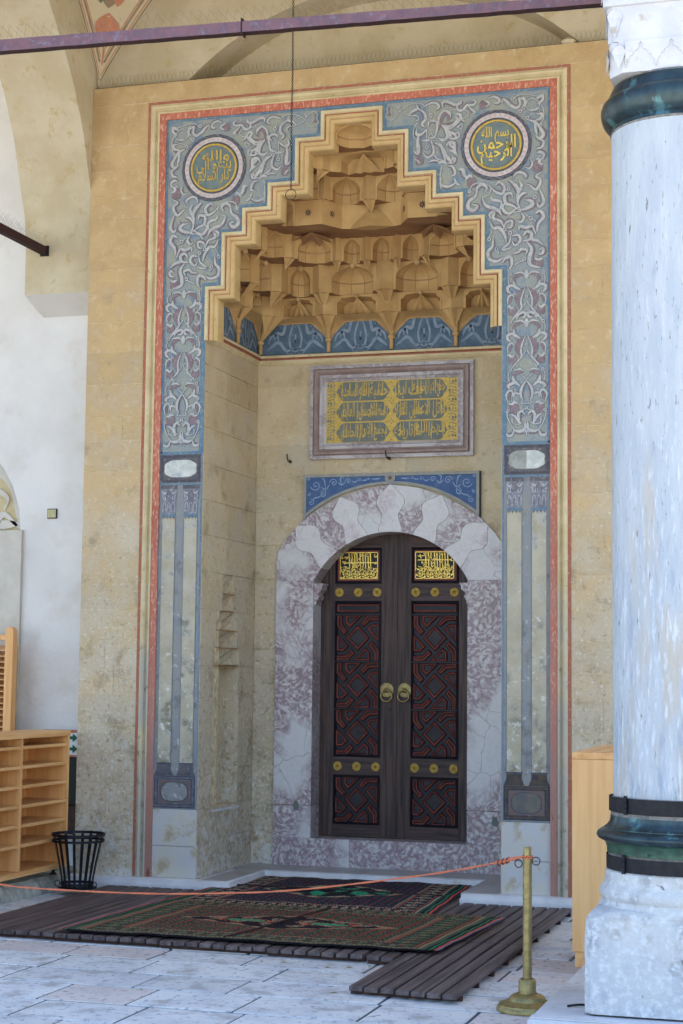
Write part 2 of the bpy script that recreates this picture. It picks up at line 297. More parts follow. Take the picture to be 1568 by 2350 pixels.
def catmull(P, n=8):
    if len(P) < 3:
        a, b = P[0], P[-1]; return [(a[0]+(b[0]-a[0])*i/n, a[1]+(b[1]-a[1])*i/n) for i in range(n+1)]
    Q = [(2*P[0][0]-P[1][0], 2*P[0][1]-P[1][1])]+list(P)+[(2*P[-1][0]-P[-2][0], 2*P[-1][1]-P[-2][1])]; out = []
    for i in range(1, len(Q)-2):
        for k in range(n):
            t = k/n; o = []
            for d in (0,1):
                p0,p1,p2,p3 = Q[i-1][d],Q[i][d],Q[i+1][d],Q[i+2][d]
                o.append(.5*((2*p1)+(p2-p0)*t+(2*p0-5*p1+4*p2-p3)*t*t+(3*p1-p0-3*p2+p3)*t**3))
            out.append(tuple(o))
    out.append(tuple(P[-1])); return out
def ribbon(mb, P, wf, f, mi=0, off=0.0, closed=False):
    """flat ribbon along 2D points P; wf(t) is the half width; f(u,v) maps to space"""
    n = len(P); L = []; 
    for i in range(n):
        a = P[max(i-1,0)]; b = P[min(i+1,n-1)]; dx, dy = b[0]-a[0], b[1]-a[1]; l = math.hypot(dx,dy) or 1
        nx, ny = -dy/l, dx/l; h = wf(i/(n-1)); o = off*h*2 if off else 0
        L.append([f(P[i][0]+nx*(h+o), P[i][1]+ny*(h+o)), f(P[i][0]-nx*(h-o), P[i][1]-ny*(h-o))])
    mb.grid(L, mi)
def disc(mb, c, r, f, mi=0, n=16, r0=0.0):
    if r0 <= 0: mb.face([f(c[0]+r*math.cos(2*math.pi*i/n), c[1]+r*math.sin(2*math.pi*i/n)) for i in range(n)], mi)
    else:
        mb.grid([[f(c[0]+q*math.cos(2*math.pi*i/n), c[1]+q*math.sin(2*math.pi*i/n)) for i in range(n)] for q in (r0,r)], mi, closed=True)
def inset(P, d):
    n = len(P); A = sum(P[i][0]*P[(i+1)%n][1]-P[(i+1)%n][0]*P[i][1] for i in range(n)); sg = 1 if A > 0 else -1; out = []
    for i in range(n):
        a, b, c = P[i-1], P[i], P[(i+1)%n]
        def nr(p,q):
            dx,dy = q[0]-p[0], q[1]-p[1]; l = math.hypot(dx,dy); return (-dy/l*sg, dx/l*sg)
        n1, n2 = nr(a,b), nr(b,c); k = 1+n1[0]*n2[0]+n1[1]*n2[1]; k = max(k, .35)
        out.append((b[0]+d*(n1[0]+n2[0])/k, b[1]+d*(n1[1]+n2[1])/k))
    return out
# joined Arabic letters (presentation forms, laid out right to left)
AR={'ا':('\uFE8D','\uFE8E'),'ب':0xFE8F,'ة':('\uFE93','\uFE94'),'ت':0xFE95,'ج':0xFE9D,'ح':0xFEA1,'خ':0xFEA5,'د':('\uFEA9','\uFEAA'),'ر':('\uFEAD','\uFEAE'),'ز':('\uFEAF','\uFEB0'),'س':0xFEB1,'ص':0xFEB9,'ط':0xFEC1,'ع':0xFEC9,'غ':0xFECD,'ف':0xFED1,'ق':0xFED5,'ك':0xFED9,'ل':0xFEDD,'م':0xFEE1,'ن':0xFEE5,'ه':0xFEE9,'و':('\uFEED','\uFEEE'),'ي':0xFEF1,'ى':('\uFEEF','\uFEF0'),'#':('\uFEFB','\uFEFC')}
def shape(t):
    t = t.replace('لا','#'); o = []
    for i, c in enumerate(t):
        if c not in AR: o.append(c); continue
        p = i > 0 and isinstance(AR.get(t[i-1]), int); n = i+1 < len(t) and t[i+1] in AR; f = AR[c]
        o.append(f[1 if p else 0] if isinstance(f, tuple) else chr(f+(3 if p and n else 1 if p else 2 if n else 0)))
    return ''.join(reversed(o))
def textverts(s, bold=0.02):
    c = bpy.data.curves.new('lettering', 'FONT'); c.body = shape(s); c.size = 1; c.offset = bold; c.resolution_u = 3
    o = bpy.data.objects.new('lettering', c); COL.objects.link(o); bpy.context.view_layer.update()
    me = o.to_mesh(); V = [tuple(v.co) for v in me.vertices]; F = [tuple(p.vertices) for p in me.polygons]
    o.to_mesh_clear(); bpy.data.objects.remove(o); bpy.data.curves.remove(c); return V, F
def put_text(mb, s, x0, x1, z0, z1, f, bold=0.02, mi=0, skew=0.0):
    V, F = textverts(s, bold)
    if not V: return
    xs = [v[0] for v in V]; ys = [v[1] for v in V]; ax, bx, ay, by = min(xs), max(xs), min(ys), max(ys)
    b = len(mb.v)
    for v in V:
        u = (v[0]-ax)/(bx-ax); t = (v[1]-ay)/(by-ay); mb.v.append(tuple(f(x0+(x1-x0)*u+skew*(t-.5), z0+(z1-z0)*t)))
    for q in F: mb.f.append(tuple(b+i for i in q)); mb.m.append(mi)
SPAN=[["p",0.0226,0,[[0.309,6.186],[0.295,6.155],[0.311,6.116]]],["w",0.0068,0,[[0.328,6.184],[0.319,6.153],[0.335,6.114]]],["t",0.0068,0,[[0.367,6.187],[0.315,6.207],[0.287,6.181],[0.292,6.149],[0.278,6.113],[0.304,6.085],[0.342,6.088],[0.38,6.123]]],["t",0.0068,0,[[0.36,6.194],[0.405,6.133],[0.462,6.109],[0.513,6.099]]],["t",0.0068,0,[[0.38,6.135],[0.43,6.175],[0.493,6.201],[0.556,6.195],[0.588,6.177]]],["t",0.006,0,[[0.379,6.192],[0.395,6.197],[0.381,6.167],[0.379,6.192]]],["t",0.006,0,[[0.417,6.173],[0.455,6.185],[0.449,6.159],[0.417,6.173]]],["w",0.0165,1,[[0.462,6.109],[0.494,6.138],[0.535,6.159],[0.525,6.192]]],["w",0.018,1,[[0.531,6.16],[0.589,6.117],[0.598,6.066],[0.57,6.031],[0.592,6.001]]],["w",0.015,-1,[[0.582,6.162],[0.62,6.183],[0.676,6.191],[0.708,6.157],[0.68,6.131]]],["w",0.0105,1,[[0.481,6.108],[0.532,6.097],[0.543,6.071],[0.513,6.055]]],["r",0.015,0,[[0.642,6.094]]],["t",0.0068,0,[[0.626,6.145],[0.639,6.106]]],["t",0.0068,0,[[0.642,6.081],[0.645,6.056],[0.671,6.054]]],["t",0.0075,0,[[0.532,6.04],[0.507,5.999],[0.501,5.943],[0.521,5.91]]],["w",0.0165,1,[[0.529,5.997],[0.527,5.953],[0.564,5.947],[0.611,5.984]]],["w",0.0241,-1,[[0.546,5.958],[0.537,5.89],[0.543,5.833],[0.537,5.796],[0.504,5.817]]],["w",0.0135,1,[[0.621,6.002],[0.627,6.039],[0.664,6.048],[0.691,6.027],[0.665,5.992]]],["w",0.0135,0,[[0.727,6.102],[0.702,6.045],[0.69,5.971],[0.671,5.916],[0.634,5.907]]],["p",0.0301,0,[[0.745,6.107],[0.718,6.05],[0.699,5.964]]],["p",0.0226,0,[[0.718,6.018],[0.796,6.012],[0.843,6.02],[0.858,6.062]]],["p",0.0226,0,[[0.739,6.104],[0.777,6.094],[0.796,6.068],[0.774,6.039]]],["w",0.012,0,[[0.752,6.128],[0.789,6.106],[0.802,6.061]]],["w",0.0135,0,[[0.83,6.077],[0.864,6.087],[0.874,6.042],[0.833,5.996],[0.796,5.977],[0.765,5.993]]],["w",0.015,1,[[0.727,6.018],[0.765,5.952],[0.771,5.908],[0.734,5.883],[0.7,5.917]]],["w",0.0135,-1,[[0.771,5.914],[0.809,5.892],[0.862,5.9],[0.865,5.931],[0.834,5.937]]],["t",0.0068,0,[[0.571,5.896],[0.609,5.899],[0.608,5.984]]],["t",0.0068,0,[[0.609,5.899],[0.612,5.855]]],["r",0.0165,0,[[0.612,5.841]]],["r",0.015,0,[[0.659,5.883]]],["w",0.015,0,[[0.574,5.896],[0.646,5.896]]],["t",0.0068,0,[[0.621,5.911],[0.64,5.947],[0.662,5.917],[0.621,5.911]]],["w",0.0195,1,[[0.672,5.872],[0.722,5.846],[0.741,5.798],[0.76,5.716]]],["w",0.018,-1,[[0.759,5.828],[0.79,5.866],[0.828,5.853],[0.834,5.797],[0.853,5.755]]],["w",0.0165,0,[[0.791,5.8],[0.822,5.792],[0.85,5.758]]],["w",0.015,1,[[0.64,5.887],[0.662,5.842],[0.663,5.786],[0.616,5.758],[0.581,5.799]]],["w",0.0105,1,[[0.663,5.786],[0.691,5.746],[0.735,5.727]]],["b",0.0316,0,[[0.553,5.741]]],["w",0.0105,0,[[0.515,5.754],[0.544,5.733],[0.554,5.71]]],["w",0.0105,1,[[0.622,5.72],[0.673,5.732],[0.723,5.713]]],["w",0.0135,-1,[[0.81,5.743],[0.838,5.732],[0.822,5.702],[0.766,5.703]]],["t",0.0068,0,[[0.858,5.978],[0.889,6.004],[0.889,5.963],[0.858,5.978]]],["w",0.0178,1,[[0.739,6.146],[0.733,6.183],[0.769,6.192],[0.836,6.162],[0.88,6.17],[0.874,6.192]]],["w",0.0161,-1,[[0.894,6.19],[0.859,6.164],[0.854,6.124],[0.891,6.109],[0.931,6.149],[0.976,6.146],[0.999,6.17],[0.972,6.187]]],["w",0.0143,1,[[0.939,6.142],[0.968,6.11],[0.994,6.086],[0.965,6.077]]],["r",0.0143,0,[[0.802,6.13]]],["t",0.0071,0,[[0.817,6.123],[0.902,6.116],[0.943,6.083],[0.917,6.052],[0.851,6.039]]],["b",0.0303,0,[[1.058,6.145]]],["w",0.0143,0,[[1.063,6.179],[1.107,6.146],[1.075,6.119]]],["w",0.0161,-1,[[1.093,6.18],[1.136,6.198],[1.182,6.174],[1.177,6.147],[1.144,6.145]]],["w",0.0178,-1,[[1.202,6.137],[1.213,6.169],[1.242,6.152],[1.268,6.12],[1.318,6.093],[1.347,6.121],[1.34,6.169],[1.38,6.147]]],["w",0.0161,0,[[1.34,6.158],[1.372,6.166],[1.387,6.128],[1.358,6.087]]],["r",0.0161,0,[[1.286,6.17]]],["t",0.0071,0,[[1.298,6.173],[1.354,6.197],[1.455,6.177],[1.527,6.156]]],["r",0.0161,0,[[1.347,6.062]]],["t",0.0071,0,[[1.358,6.069],[1.383,6.088],[1.38,6.14]]],["w",0.0196,1,[[1.473,6.15],[1.498,6.166],[1.531,6.181]]],["w",0.0161,0,[[1.527,6.178],[1.52,6.138],[1.484,6.107]]],["t",0.0071,0,[[1.387,6.103],[1.426,6.063],[1.484,6.072],[1.495,6.119],[1.448,6.156],[1.408,6.145],[1.387,6.103]]],["w",0.0143,1,[[1.426,6.074],[1.462,6.067],[1.484,6.083]]],["r",0.0161,0,[[1.401,6.008]]],["t",0.0071,0,[[1.411,6.017],[1.441,6.036],[1.477,6.036]]],["w",0.0178,1,[[1.462,5.983],[1.505,5.994],[1.516,6.029],[1.477,6.033]]],["w",0.0214,-1,[[1.462,5.987],[1.498,5.925],[1.527,5.868],[1.498,5.838],[1.466,5.862]]],["w",0.0178,-1,[[1.412,5.991],[1.459,5.969],[1.466,5.913],[1.48,5.861]]],["r",0.0143,0,[[1.505,5.943]]],["t",0.0071,0,[[1.505,5.955],[1.528,5.995],[1.528,6.061],[1.505,6.11]]],["w",0.0178,1,[[1.491,5.839],[1.528,5.81],[1.516,5.771],[1.473,5.759]]],["w",0.0178,-1,[[1.473,5.724],[1.498,5.733],[1.53,5.712],[1.52,5.669]]],["b",0.0392,0,[[1.484,5.627]]],["w",0.0196,0,[[1.47,5.673],[1.507,5.696],[1.495,5.65],[1.527,5.633]]],["w",0.0125,-1,[[1.384,5.621],[1.42,5.612],[1.442,5.646],[1.427,5.684]]],["w",0.0161,-1,[[1.29,5.535],[1.312,5.577],[1.355,5.584],[1.394,5.556],[1.38,5.532]]],["w",0.0214,1,[[1.261,5.533],[1.305,5.494],[1.33,5.452],[1.33,5.405]]],["w",0.0196,0,[[1.337,5.524],[1.359,5.479],[1.33,5.416],[1.328,5.372]]],["t",0.0125,0,[[1.326,5.416],[1.328,5.351],[1.35,5.29]]],["w",0.0178,1,[[1.52,5.579],[1.47,5.547],[1.505,5.515],[1.491,5.462],[1.463,5.442],[1.427,5.474],[1.397,5.492]]],["w",0.0196,1,[[1.495,5.447],[1.52,5.387],[1.528,5.336],[1.495,5.306],[1.476,5.34]]],["r",0.0161,0,[[1.461,5.383]]],["w",0.0178,-1,[[1.402,5.421],[1.366,5.417],[1.334,5.383],[1.328,5.336]]],["w",0.0232,-1,[[1.377,5.369],[1.427,5.358],[1.443,5.328],[1.398,5.301],[1.341,5.29]]],["w",0.0196,1,[[1.341,5.292],[1.283,5.332],[1.236,5.353],[1.229,5.416],[1.276,5.427],[1.287,5.393]]],["w",0.0178,-1,[[1.334,5.314],[1.255,5.272],[1.211,5.315],[1.233,5.357]]],["w",0.0232,1,[[0.866,5.644],[0.897,5.641],[0.912,5.6],[0.934,5.562]]],["b",0.0357,0,[[0.971,5.537]]],["w",0.0196,0,[[0.916,5.552],[0.952,5.589],[0.974,5.573]]],["w",0.0161,1,[[0.844,5.862],[0.796,5.852],[0.822,5.82],[0.856,5.755]]],["w",0.0214,1,[[0.7,5.859],[0.745,5.812],[0.767,5.758],[0.819,5.706],[0.815,5.751]]],["w",0.0178,-1,[[0.7,5.9],[0.763,5.897],[0.796,5.94],[0.837,5.922],[0.844,5.885]]],["p",0.0268,0,[[0.725,6.013],[0.726,6.072],[0.762,6.106],[0.793,6.074],[0.773,6.042]]],["w",0.0125,0,[[0.71,6.014],[0.706,6.074],[0.754,6.121],[0.803,6.073]]],["w",0.0161,1,[[0.729,6.009],[0.799,5.995],[0.852,6.039],[0.836,6.077],[0.877,6.077],[0.891,6.036],[0.921,6.015]]],["t",0.0071,0,[[0.844,5.981],[0.889,5.997],[0.89,5.966],[0.844,5.981]]],["w",0.0196,1,[[0.727,6.005],[0.785,5.956],[0.807,5.888]]],["w",0.0161,1,[[0.779,5.68],[0.82,5.669],[0.838,5.613],[0.798,5.594]]],["w",0.0161,1,[[0.731,5.591],[0.724,5.537],[0.787,5.515],[0.846,5.542]]],["w",0.0161,0,[[0.831,5.577],[0.85,5.538],[0.881,5.516]]],["t",0.0107,0,[[0.729,5.676],[0.72,5.6],[0.725,5.504]]],["w",0.0178,0,[[0.701,5.704],[0.742,5.716],[0.775,5.687]]],["w",0.0178,1,[[1.004,5.447],[1.015,5.49],[1.051,5.513],[1.089,5.484],[1.069,5.449]]],["w",0.0232,1,[[1.015,5.468],[0.997,5.422],[0.957,5.392],[0.941,5.345],[0.979,5.313],[1.014,5.344],[0.975,5.361]]],["t",0.008,0,[[0.953,5.454],[0.971,5.508],[1.029,5.525],[1.109,5.496],[1.113,5.439],[1.051,5.405]]],["r",0.0161,0,[[0.953,5.465]]],["w",0.0178,-1,[[1.109,5.496],[1.153,5.449],[1.207,5.428],[1.227,5.481],[1.185,5.521],[1.156,5.495]]],["r",0.0152,0,[[1.258,5.461]]],["t",0.0071,0,[[1.225,5.452],[1.247,5.458]]],["w",0.0214,1,[[1.051,5.405],[1.081,5.346],[1.139,5.32],[1.182,5.296],[1.204,5.256]]],["w",0.0178,0,[[1.12,5.416],[1.133,5.386],[1.175,5.377],[1.205,5.352],[1.186,5.295]]],["t",0.0089,0,[[1.24,5.232],[1.283,5.273],[1.355,5.282]]],["w",0.0196,-1,[[1.121,5.234],[1.11,5.272],[1.143,5.287],[1.139,5.241],[1.197,5.215],[1.222,5.162]]],["w",0.0161,-1,[[1.222,5.162],[1.24,5.201],[1.284,5.209],[1.28,5.166],[1.248,5.157]]],["w",0.0161,1,[[1.355,5.269],[1.378,5.231],[1.355,5.197],[1.325,5.213]]],["r",0.0178,0,[[1.429,5.222]]],["t",0.0071,0,[[1.377,5.26],[1.418,5.232]]],["t",0.0071,0,[[1.441,5.214],[1.47,5.196]]],["w",0.0214,1,[[1.463,5.254],[1.502,5.275],[1.528,5.228],[1.488,5.173],[1.477,5.113]]],["w",0.0196,1,[[1.338,5.133],[1.345,5.165],[1.398,5.152],[1.441,5.159],[1.471,5.088]]],["w",0.0196,-1,[[1.11,5.221],[1.139,5.164],[1.186,5.163],[1.228,5.104],[1.242,5.045]]],["r",0.0161,0,[[1.227,5.148]]],["t",0.0071,0,[[1.132,5.147],[1.105,5.094]]],["r",0.0161,0,[[1.107,5.079]]],["r",0.0161,0,[[1.271,5.117]]],["w",0.0214,-1,[[1.139,5.088],[1.132,5.023],[1.1,4.982],[1.111,4.924],[1.169,4.904],[1.221,4.931]]],["w",0.0178,1,[[1.284,5.093],[1.334,5.097],[1.35,5.053],[1.309,5.018],[1.284,5.054]]],["w",0.0143,0,[[1.277,5.101],[1.264,5.044],[1.212,4.997],[1.255,4.993],[1.292,5.012]]],["w",0.0214,1,[[1.371,5.084],[1.398,5.122],[1.436,5.105],[1.436,5.062],[1.484,5.044],[1.521,5.012]]],["w",0.0161,0,[[1.363,5.048],[1.413,5.055],[1.445,5.081]]],["w",0.025,-1,[[1.4,5.039],[1.436,4.986],[1.42,4.919],[1.427,4.861],[1.506,4.833]]],["w",0.0161,1,[[1.291,4.954],[1.334,4.966],[1.359,4.987],[1.402,4.974],[1.388,4.939]]],["w",0.0178,1,[[1.484,4.937],[1.521,4.947],[1.521,4.984],[1.488,4.971]]],["b",0.0357,0,[[1.488,4.878]]],["w",0.0161,0,[[1.459,4.909],[1.491,4.898],[1.523,4.907]]],["r",0.0161,0,[[1.381,4.911]]],["w",0.0196,1,[[1.212,4.888],[1.234,4.923],[1.277,4.928],[1.284,4.87],[1.263,4.835]]],["t",0.008,0,[[1.306,4.868],[1.381,4.903]]],["t",0.008,0,[[1.169,5.014],[1.154,5.0],[1.183,4.962],[1.169,5.014]]]]
MOT=[["r",0.014,0,[[0.127,4.425]]],["t",0.007,0,[[0.134,4.411],[0.142,4.373],[0.131,4.33]]],["t",0.0094,0,[[0.054,4.489],[0.097,4.457],[0.117,4.432]]],["w",0.0172,1,[[0.044,4.46],[0.016,4.464],[0.01,4.491],[0.033,4.498],[0.065,4.481],[0.1,4.455]]],["p",0.0203,0,[[0.017,4.425],[0.066,4.412],[0.095,4.388],[0.083,4.352]]],["w",0.0117,0,[[0.013,4.415],[0.045,4.435],[0.103,4.424]]],["w",0.0203,0,[[0.099,4.368],[0.092,4.329],[0.047,4.299]]],["w",0.0187,-1,[[0.051,4.301],[0.106,4.335],[0.145,4.323],[0.142,4.293],[0.121,4.276]]],["r",0.0117,0,[[0.09,4.273]]],["t",0.0062,0,[[0.1,4.299],[0.093,4.282]]],["p",0.0343,0,[[0.023,4.312],[0.059,4.264],[0.066,4.218],[0.042,4.159]]],["w",0.0125,0,[[0.005,4.323],[0.031,4.265],[0.043,4.212],[0.039,4.159],[0.067,4.125],[0.121,4.06]]],["t",0.007,0,[[0.004,4.207],[0.021,4.18],[0.049,4.149]]],["w",0.0125,0,[[0.142,4.181],[0.144,4.237],[0.115,4.265],[0.095,4.243]]],["p",0.0156,0,[[0.129,4.202],[0.125,4.235],[0.111,4.249]]],["b",0.0328,0,[[0.109,4.144]]],["w",0.0172,0,[[0.094,4.18],[0.112,4.16],[0.133,4.175],[0.15,4.171]]],["t",0.007,0,[[0.096,4.108],[0.075,4.085]]],["t",0.007,0,[[0.061,4.099],[0.079,4.072]]]]
TER=[["w",0.0156,1,[[0.0,3.976],[0.036,3.922],[0.045,3.869],[0.027,3.824]]],["w",0.0187,-1,[[0.046,3.932],[0.091,3.96],[0.14,3.938],[0.127,3.916]]],["w",0.0203,0,[[0.105,4.012],[0.094,3.973],[0.053,3.941]]],["p",0.0203,0,[[0.024,4.041],[0.073,4.036],[0.101,4.018],[0.084,3.993]]],["w",0.0117,0,[[0.02,4.048],[0.051,4.063],[0.104,4.055]]],["r",0.014,0,[[0.123,4.058]]],["t",0.007,0,[[0.135,4.043],[0.141,4.004],[0.132,3.971]]],["t",0.007,0,[[-0.001,3.98],[0.042,4.024]]],["r",0.0117,0,[[0.088,3.904]]],["w",0.014,0,[[0.044,3.869],[0.092,3.881],[0.097,3.841]]],["w",0.014,0,[[0.139,3.8],[0.155,3.865],[0.13,3.902],[0.106,3.887],[0.114,3.841]]],["p",0.0156,0,[[0.125,3.827],[0.135,3.866],[0.124,3.886]]],["b",0.039,0,[[0.098,3.769]]],["w",0.0172,0,[[0.066,3.803],[0.094,3.812],[0.108,3.798],[0.136,3.801]]],["t",0.007,0,[[0.0,3.799],[0.038,3.804],[0.031,3.824]]],["r",0.0117,0,[[-0.002,3.769]]],["t",0.007,0,[[0.004,3.759],[0.053,3.744]]],["r",0.0133,0,[[0.142,3.749]]],["t",0.0086,0,[[0.15,3.738],[0.144,3.696],[0.114,3.631],[0.09,3.599]]],["w",0.0172,1,[[0.011,3.713],[0.036,3.742],[0.061,3.724],[0.059,3.679],[0.049,3.64]]],["w",0.0156,0,[[0.12,3.723],[0.081,3.698],[0.054,3.646]]],["t",0.0078,0,[[0.037,3.66],[0.054,3.643],[0.103,3.651],[0.111,3.677]]],["r",0.0101,0,[[0.111,3.68]]],["w",0.0203,1,[[0.009,3.667],[0.013,3.608],[0.056,3.59],[0.094,3.599]]],["w",0.0187,-1,[[0.094,3.599],[0.112,3.559],[0.143,3.56],[0.15,3.578]]],["r",0.0117,0,[[0.015,3.59]]],["t",0.007,0,[[-0.001,3.559],[0.003,3.595]]]]

# ================================================================== GROUND, PAVING
FZ = 0.04
g = MB(); g.box(-60, 60, -80, 30, -.5, FZ-.03); g.build('ground', 'court', kind='structure')
pav = MB(); pav.box(-5.2, 5.2, -7.9, .44, FZ-.028, FZ-.005); pv = pav.build('pavement', 'joint', kind='structure')
rnd = random.Random(3); y = .42; row = 0
while y > -7.6:
    h = rnd.choice((.40,.43,.45,.47)) ; x = -5.1 - rnd.random()*.6
    while x < 5.1:
        wd = rnd.uniform(.50, .86); x0, x1 = max(x,-5.15), min(x+wd, 5.15)
        if x1-x0 > .12 and (y < 1.0) and not (y-h > -1.0 and abs((x0+x1)/2) < .8) and (-4.0 < x0 < 4.6):
            b = MB(); gz = rnd.uniform(-.0015,.0025); g2 = .009
            c0, c1 = rnd.uniform(-.006,.006), rnd.uniform(-.006,.006)
            b.box(x0+g2, x1-g2, y-h+.013+c0*.4, y-.013+c1*.4, FZ-.02, FZ+gz, bev=.004)
            b.build('paving_stone', 'pave2' if rnd.random() < .22 else 'pave', pv, fix=False)
        x += wd
    y -= h; row += 1

# ================================================================== WALLS AND VAULT OF THE PORTICO
mw = MB(); mw.box(-9, -3.95-.9, .45, 1.0, 0, 9); mw.box(-3.03, -2.0, .45, 1.0, 0, 9); mw.box(-4.86, -3.03, .45, 1.0, 3.85, 9)
# wall above the window arch
a = [(-3.93+.9*math.cos(R(t)), 2.94+.9*math.sin(R(t))) for t in range(0, 181, 12)]
mw.poly([(-3.03,3.85),(-4.86,3.85)]+list(reversed(a)), lambda u,v: (u,.45,v))
mw.build('mosque_wall', 'white', kind='structure')
mw2 = MB(); mw2.box(2.0, 9, .45, 1.0, 0, 9); mw2.build('mosque_wall', 'white', kind='structure')
mass = MB(); mass.box(-9, 9, 1.75, 14, 0, 9.6); mass.box(-9, 9, 1.0, 1.76, 6.9, 9.6); mass.build('prayer_hall', 'white', kind='structure')
wn = thing('window', 'stone framed window with round carved tympanum in the white wall at far left', 'window', loc=(-3.93,.45,0))
b = MB(); b.box(.62,.93,-.035,.2,1.0,2.94,bev=.006); b.box(-.93,-.62,-.035,.2,1.0,2.94,bev=.006); b.box(-.93,.93,-.04,.2,.85,1.0,bev=.006); b.box(-.62,.62,-.03,.2,2.66,2.94,bev=.006); b.build('frame', 'beige', wn)
b = MB(); b.box(-.62,.62,.08,.1,1.0,2.66); b.build('pane', 'slate', wn)
b = MB(); b.poly([(.895*math.cos(R(t)), 2.945+.895*math.sin(R(t))) for t in range(0,181,9)], lambda u,v:(u,.05,v)); b.build('tympanum', 'tanrel', wn)
b = MB(); fw = lambda yy: (lambda u,v: (u,yy,v))
for P in ([(.86,2.97),(.72,3.08),(.62,3.0),(.5,3.12),(.62,3.28),(.75,3.22),(.72,3.12)],[(.85,3.05),(.8,3.3),(.66,3.45),(.55,3.38),(.6,3.28)],[(.5,3.0),(.42,3.2),(.5,3.45),(.62,3.55)],[(.3,2.97),(.2,3.25),(.35,3.55),(.5,3.62)],[(0,2.97),(-.2,3.3),(0,3.7)],[(-.3,2.97),(-.5,3.3),(-.35,3.6)],[(.88,3.0),(.7,2.99),(.6,2.97)]):
    ribbon(b, catmull(P), lambda t: .028*(.35+math.sin(math.pi*min(1,t*1.1))), fw(.035), 0)
ribbon(b, [(.87*math.cos(R(t)), 2.95+.87*math.sin(R(t))) for t in range(0,181,6)], lambda t:.012, fw(.034), 0)
b.build('relief_scroll', 'beige', wn, kind='stuff')
b = MB(); b.box(-2.77,-2.695,.435,.46,3.04,3.11,bev=.004); jb = thing('junction_box','small square yellowish metal cover on the white wall left of the portal','cover',loc=(-2.7325,.44,3.075))
bb = MB(); bb.box(-.0375,.0375,-.012,.01,-.035,.035,bev=.003); bb.build('plate', mat('cover_plate', srgb(188,182,140), srgb(170,164,124), 30, rough=.6), jb)
bb = MB(); bb.box(-.043,.043,-.006,.01,-.041,.041); bb.build('rim', 'iron', jb)

AX0, AX1, AX2, AX3 = -2.87, -2.24, 2.62, 3.25      # faces of the two cross arches
def arch_curve():
    P = [(.10,4.88),(.10,5.30),(.06,5.55),(-.03,5.77),(-.16,6.13),(-.34,6.45),(-.52,6.68),(-.70,6.86),(-.86,7.02),(-1.1,7.2),(-1.4,7.36),(-1.75,7.45)]
    return P + [(-3.5-a, b) for a, b in reversed(P[:-1])]
ac = arch_curve()
def cross_arch(x0, x1, label):
    t = thing('portico_arch', label, 'arch')
    b = MB(); b.grid([[(x0,p[0],p[1]),(x1,p[0],p[1])] for p in ac], 0); b.build('arch_soffit', 'vault', t, smooth=25)
    for x in (x0, x1):
        b = MB(); P = ac + [(-3.6,8.6),(.46,8.6),(.46,4.88)]; P = [(.46,4.88)]+ac+[(-3.62,4.88),(-3.62,8.6),(.46,8.6)]
        b.poly(P, lambda u,v: (x,u,v)); b.build('arch_face', 'vault', t)
    b = MB(); b.face([(x0,.10,4.88),(x1,.10,4.88),(x1,.45,4.76),(x0,.45,4.76)]); b.face([(x0,.1,4.88),(x0,.45,4.76),(x0,.45,4.9)]); b.face([(x1,.1,4.88),(x1,.45,4.76),(x1,.45,4.9)]); b.build('corbel', 'white', t)  # whiter than the arch: colour makes up for weak light on the underside
cross_arch(AX0, AX1, 'cream plastered cross arch springing beside the left edge of the portal')
cross_arch(AX2, AX3, 'cream plastered cross arch hidden behind the marble column at right')
# wall arch over the portal: spandrel face at y=.1, soffit to y=.45, lunette behind
xc, zc, RR = .18, 4.9, 2.34
arc = [(xc-RR*math.cos(R(t)), zc+RR*math.sin(R(t))) for t in range(34, 147, 3)]
wa = thing('wall_arch', 'shallow cream arch and lunette over the top of the ochre portal', 'arch')
b = MB(); b.poly([(AX1,6.3)]+[(arc[0][0],6.3)]+arc+[(arc[-1][0],6.3),(AX2,6.3),(AX2,8.6),(AX1,8.6)], lambda u,v:(u,.10,v)); b.build('spandrel', 'vault', wa)
b = MB(); b.grid([[(u,.10,v),(u,.45,v)] for u,v in arc], 0); b.build('arch_soffit', 'vault', wa, smooth=25)
b = MB(); b.box(-2.24,2.62,.45,.75,6.2,8.6); b.build('lunette', 'vault', wa)
# dome vault closing the bay and flat vaults over the side bays (all above what the picture shows)
b = MB(); b.box(-9,9,-4.35,14,8.6,8.9); b.box(-9,9,-4.35,-3.98,7.55,8.6); b.box(-9,-2.87,-3.98,.45,8.2,8.6); b.box(3.25,9,-3.98,.45,8.2,8.6); b.build('portico_roof', 'vault', kind='structure')
dm = MB(); dm.lathe([(2.75*math.cos(R(t)), 1.0*math.sin(R(t))) for t in range(0,91,10)][:-1]+[(.02,1.0)], .19, -1.69, 32, 0, 7.6)
dm.box(-2.24,2.62,-3.98,.1,8.58,8.6); dm.build('portico_dome', 'vault', kind='structure', smooth=40)
# front arch between the columns (above the frame)
b = MB()
fr = [(-2.24,5.6),(-2.2,6.0),(-2.0,6.6),(-1.6,7.1),(-1.0,7.5),(-.4,7.72),(.19,7.8)]; fr = fr+[(.38-u,v) for u,v in reversed(fr[:-1])]
for yy in (-3.48,-4.10): b.poly([(-2.24,8.6)]+fr+[(2.62,8.6)], lambda u,v:(u,yy,v))
b.grid([[(u,-3.48,v),(u,-4.10,v)] for u,v in fr], 0); fa = thing('portico_arch', 'tall front arch of the portico spanning the two columns above the iron tie', 'arch'); b.build('arch_body', 'vault', fa)
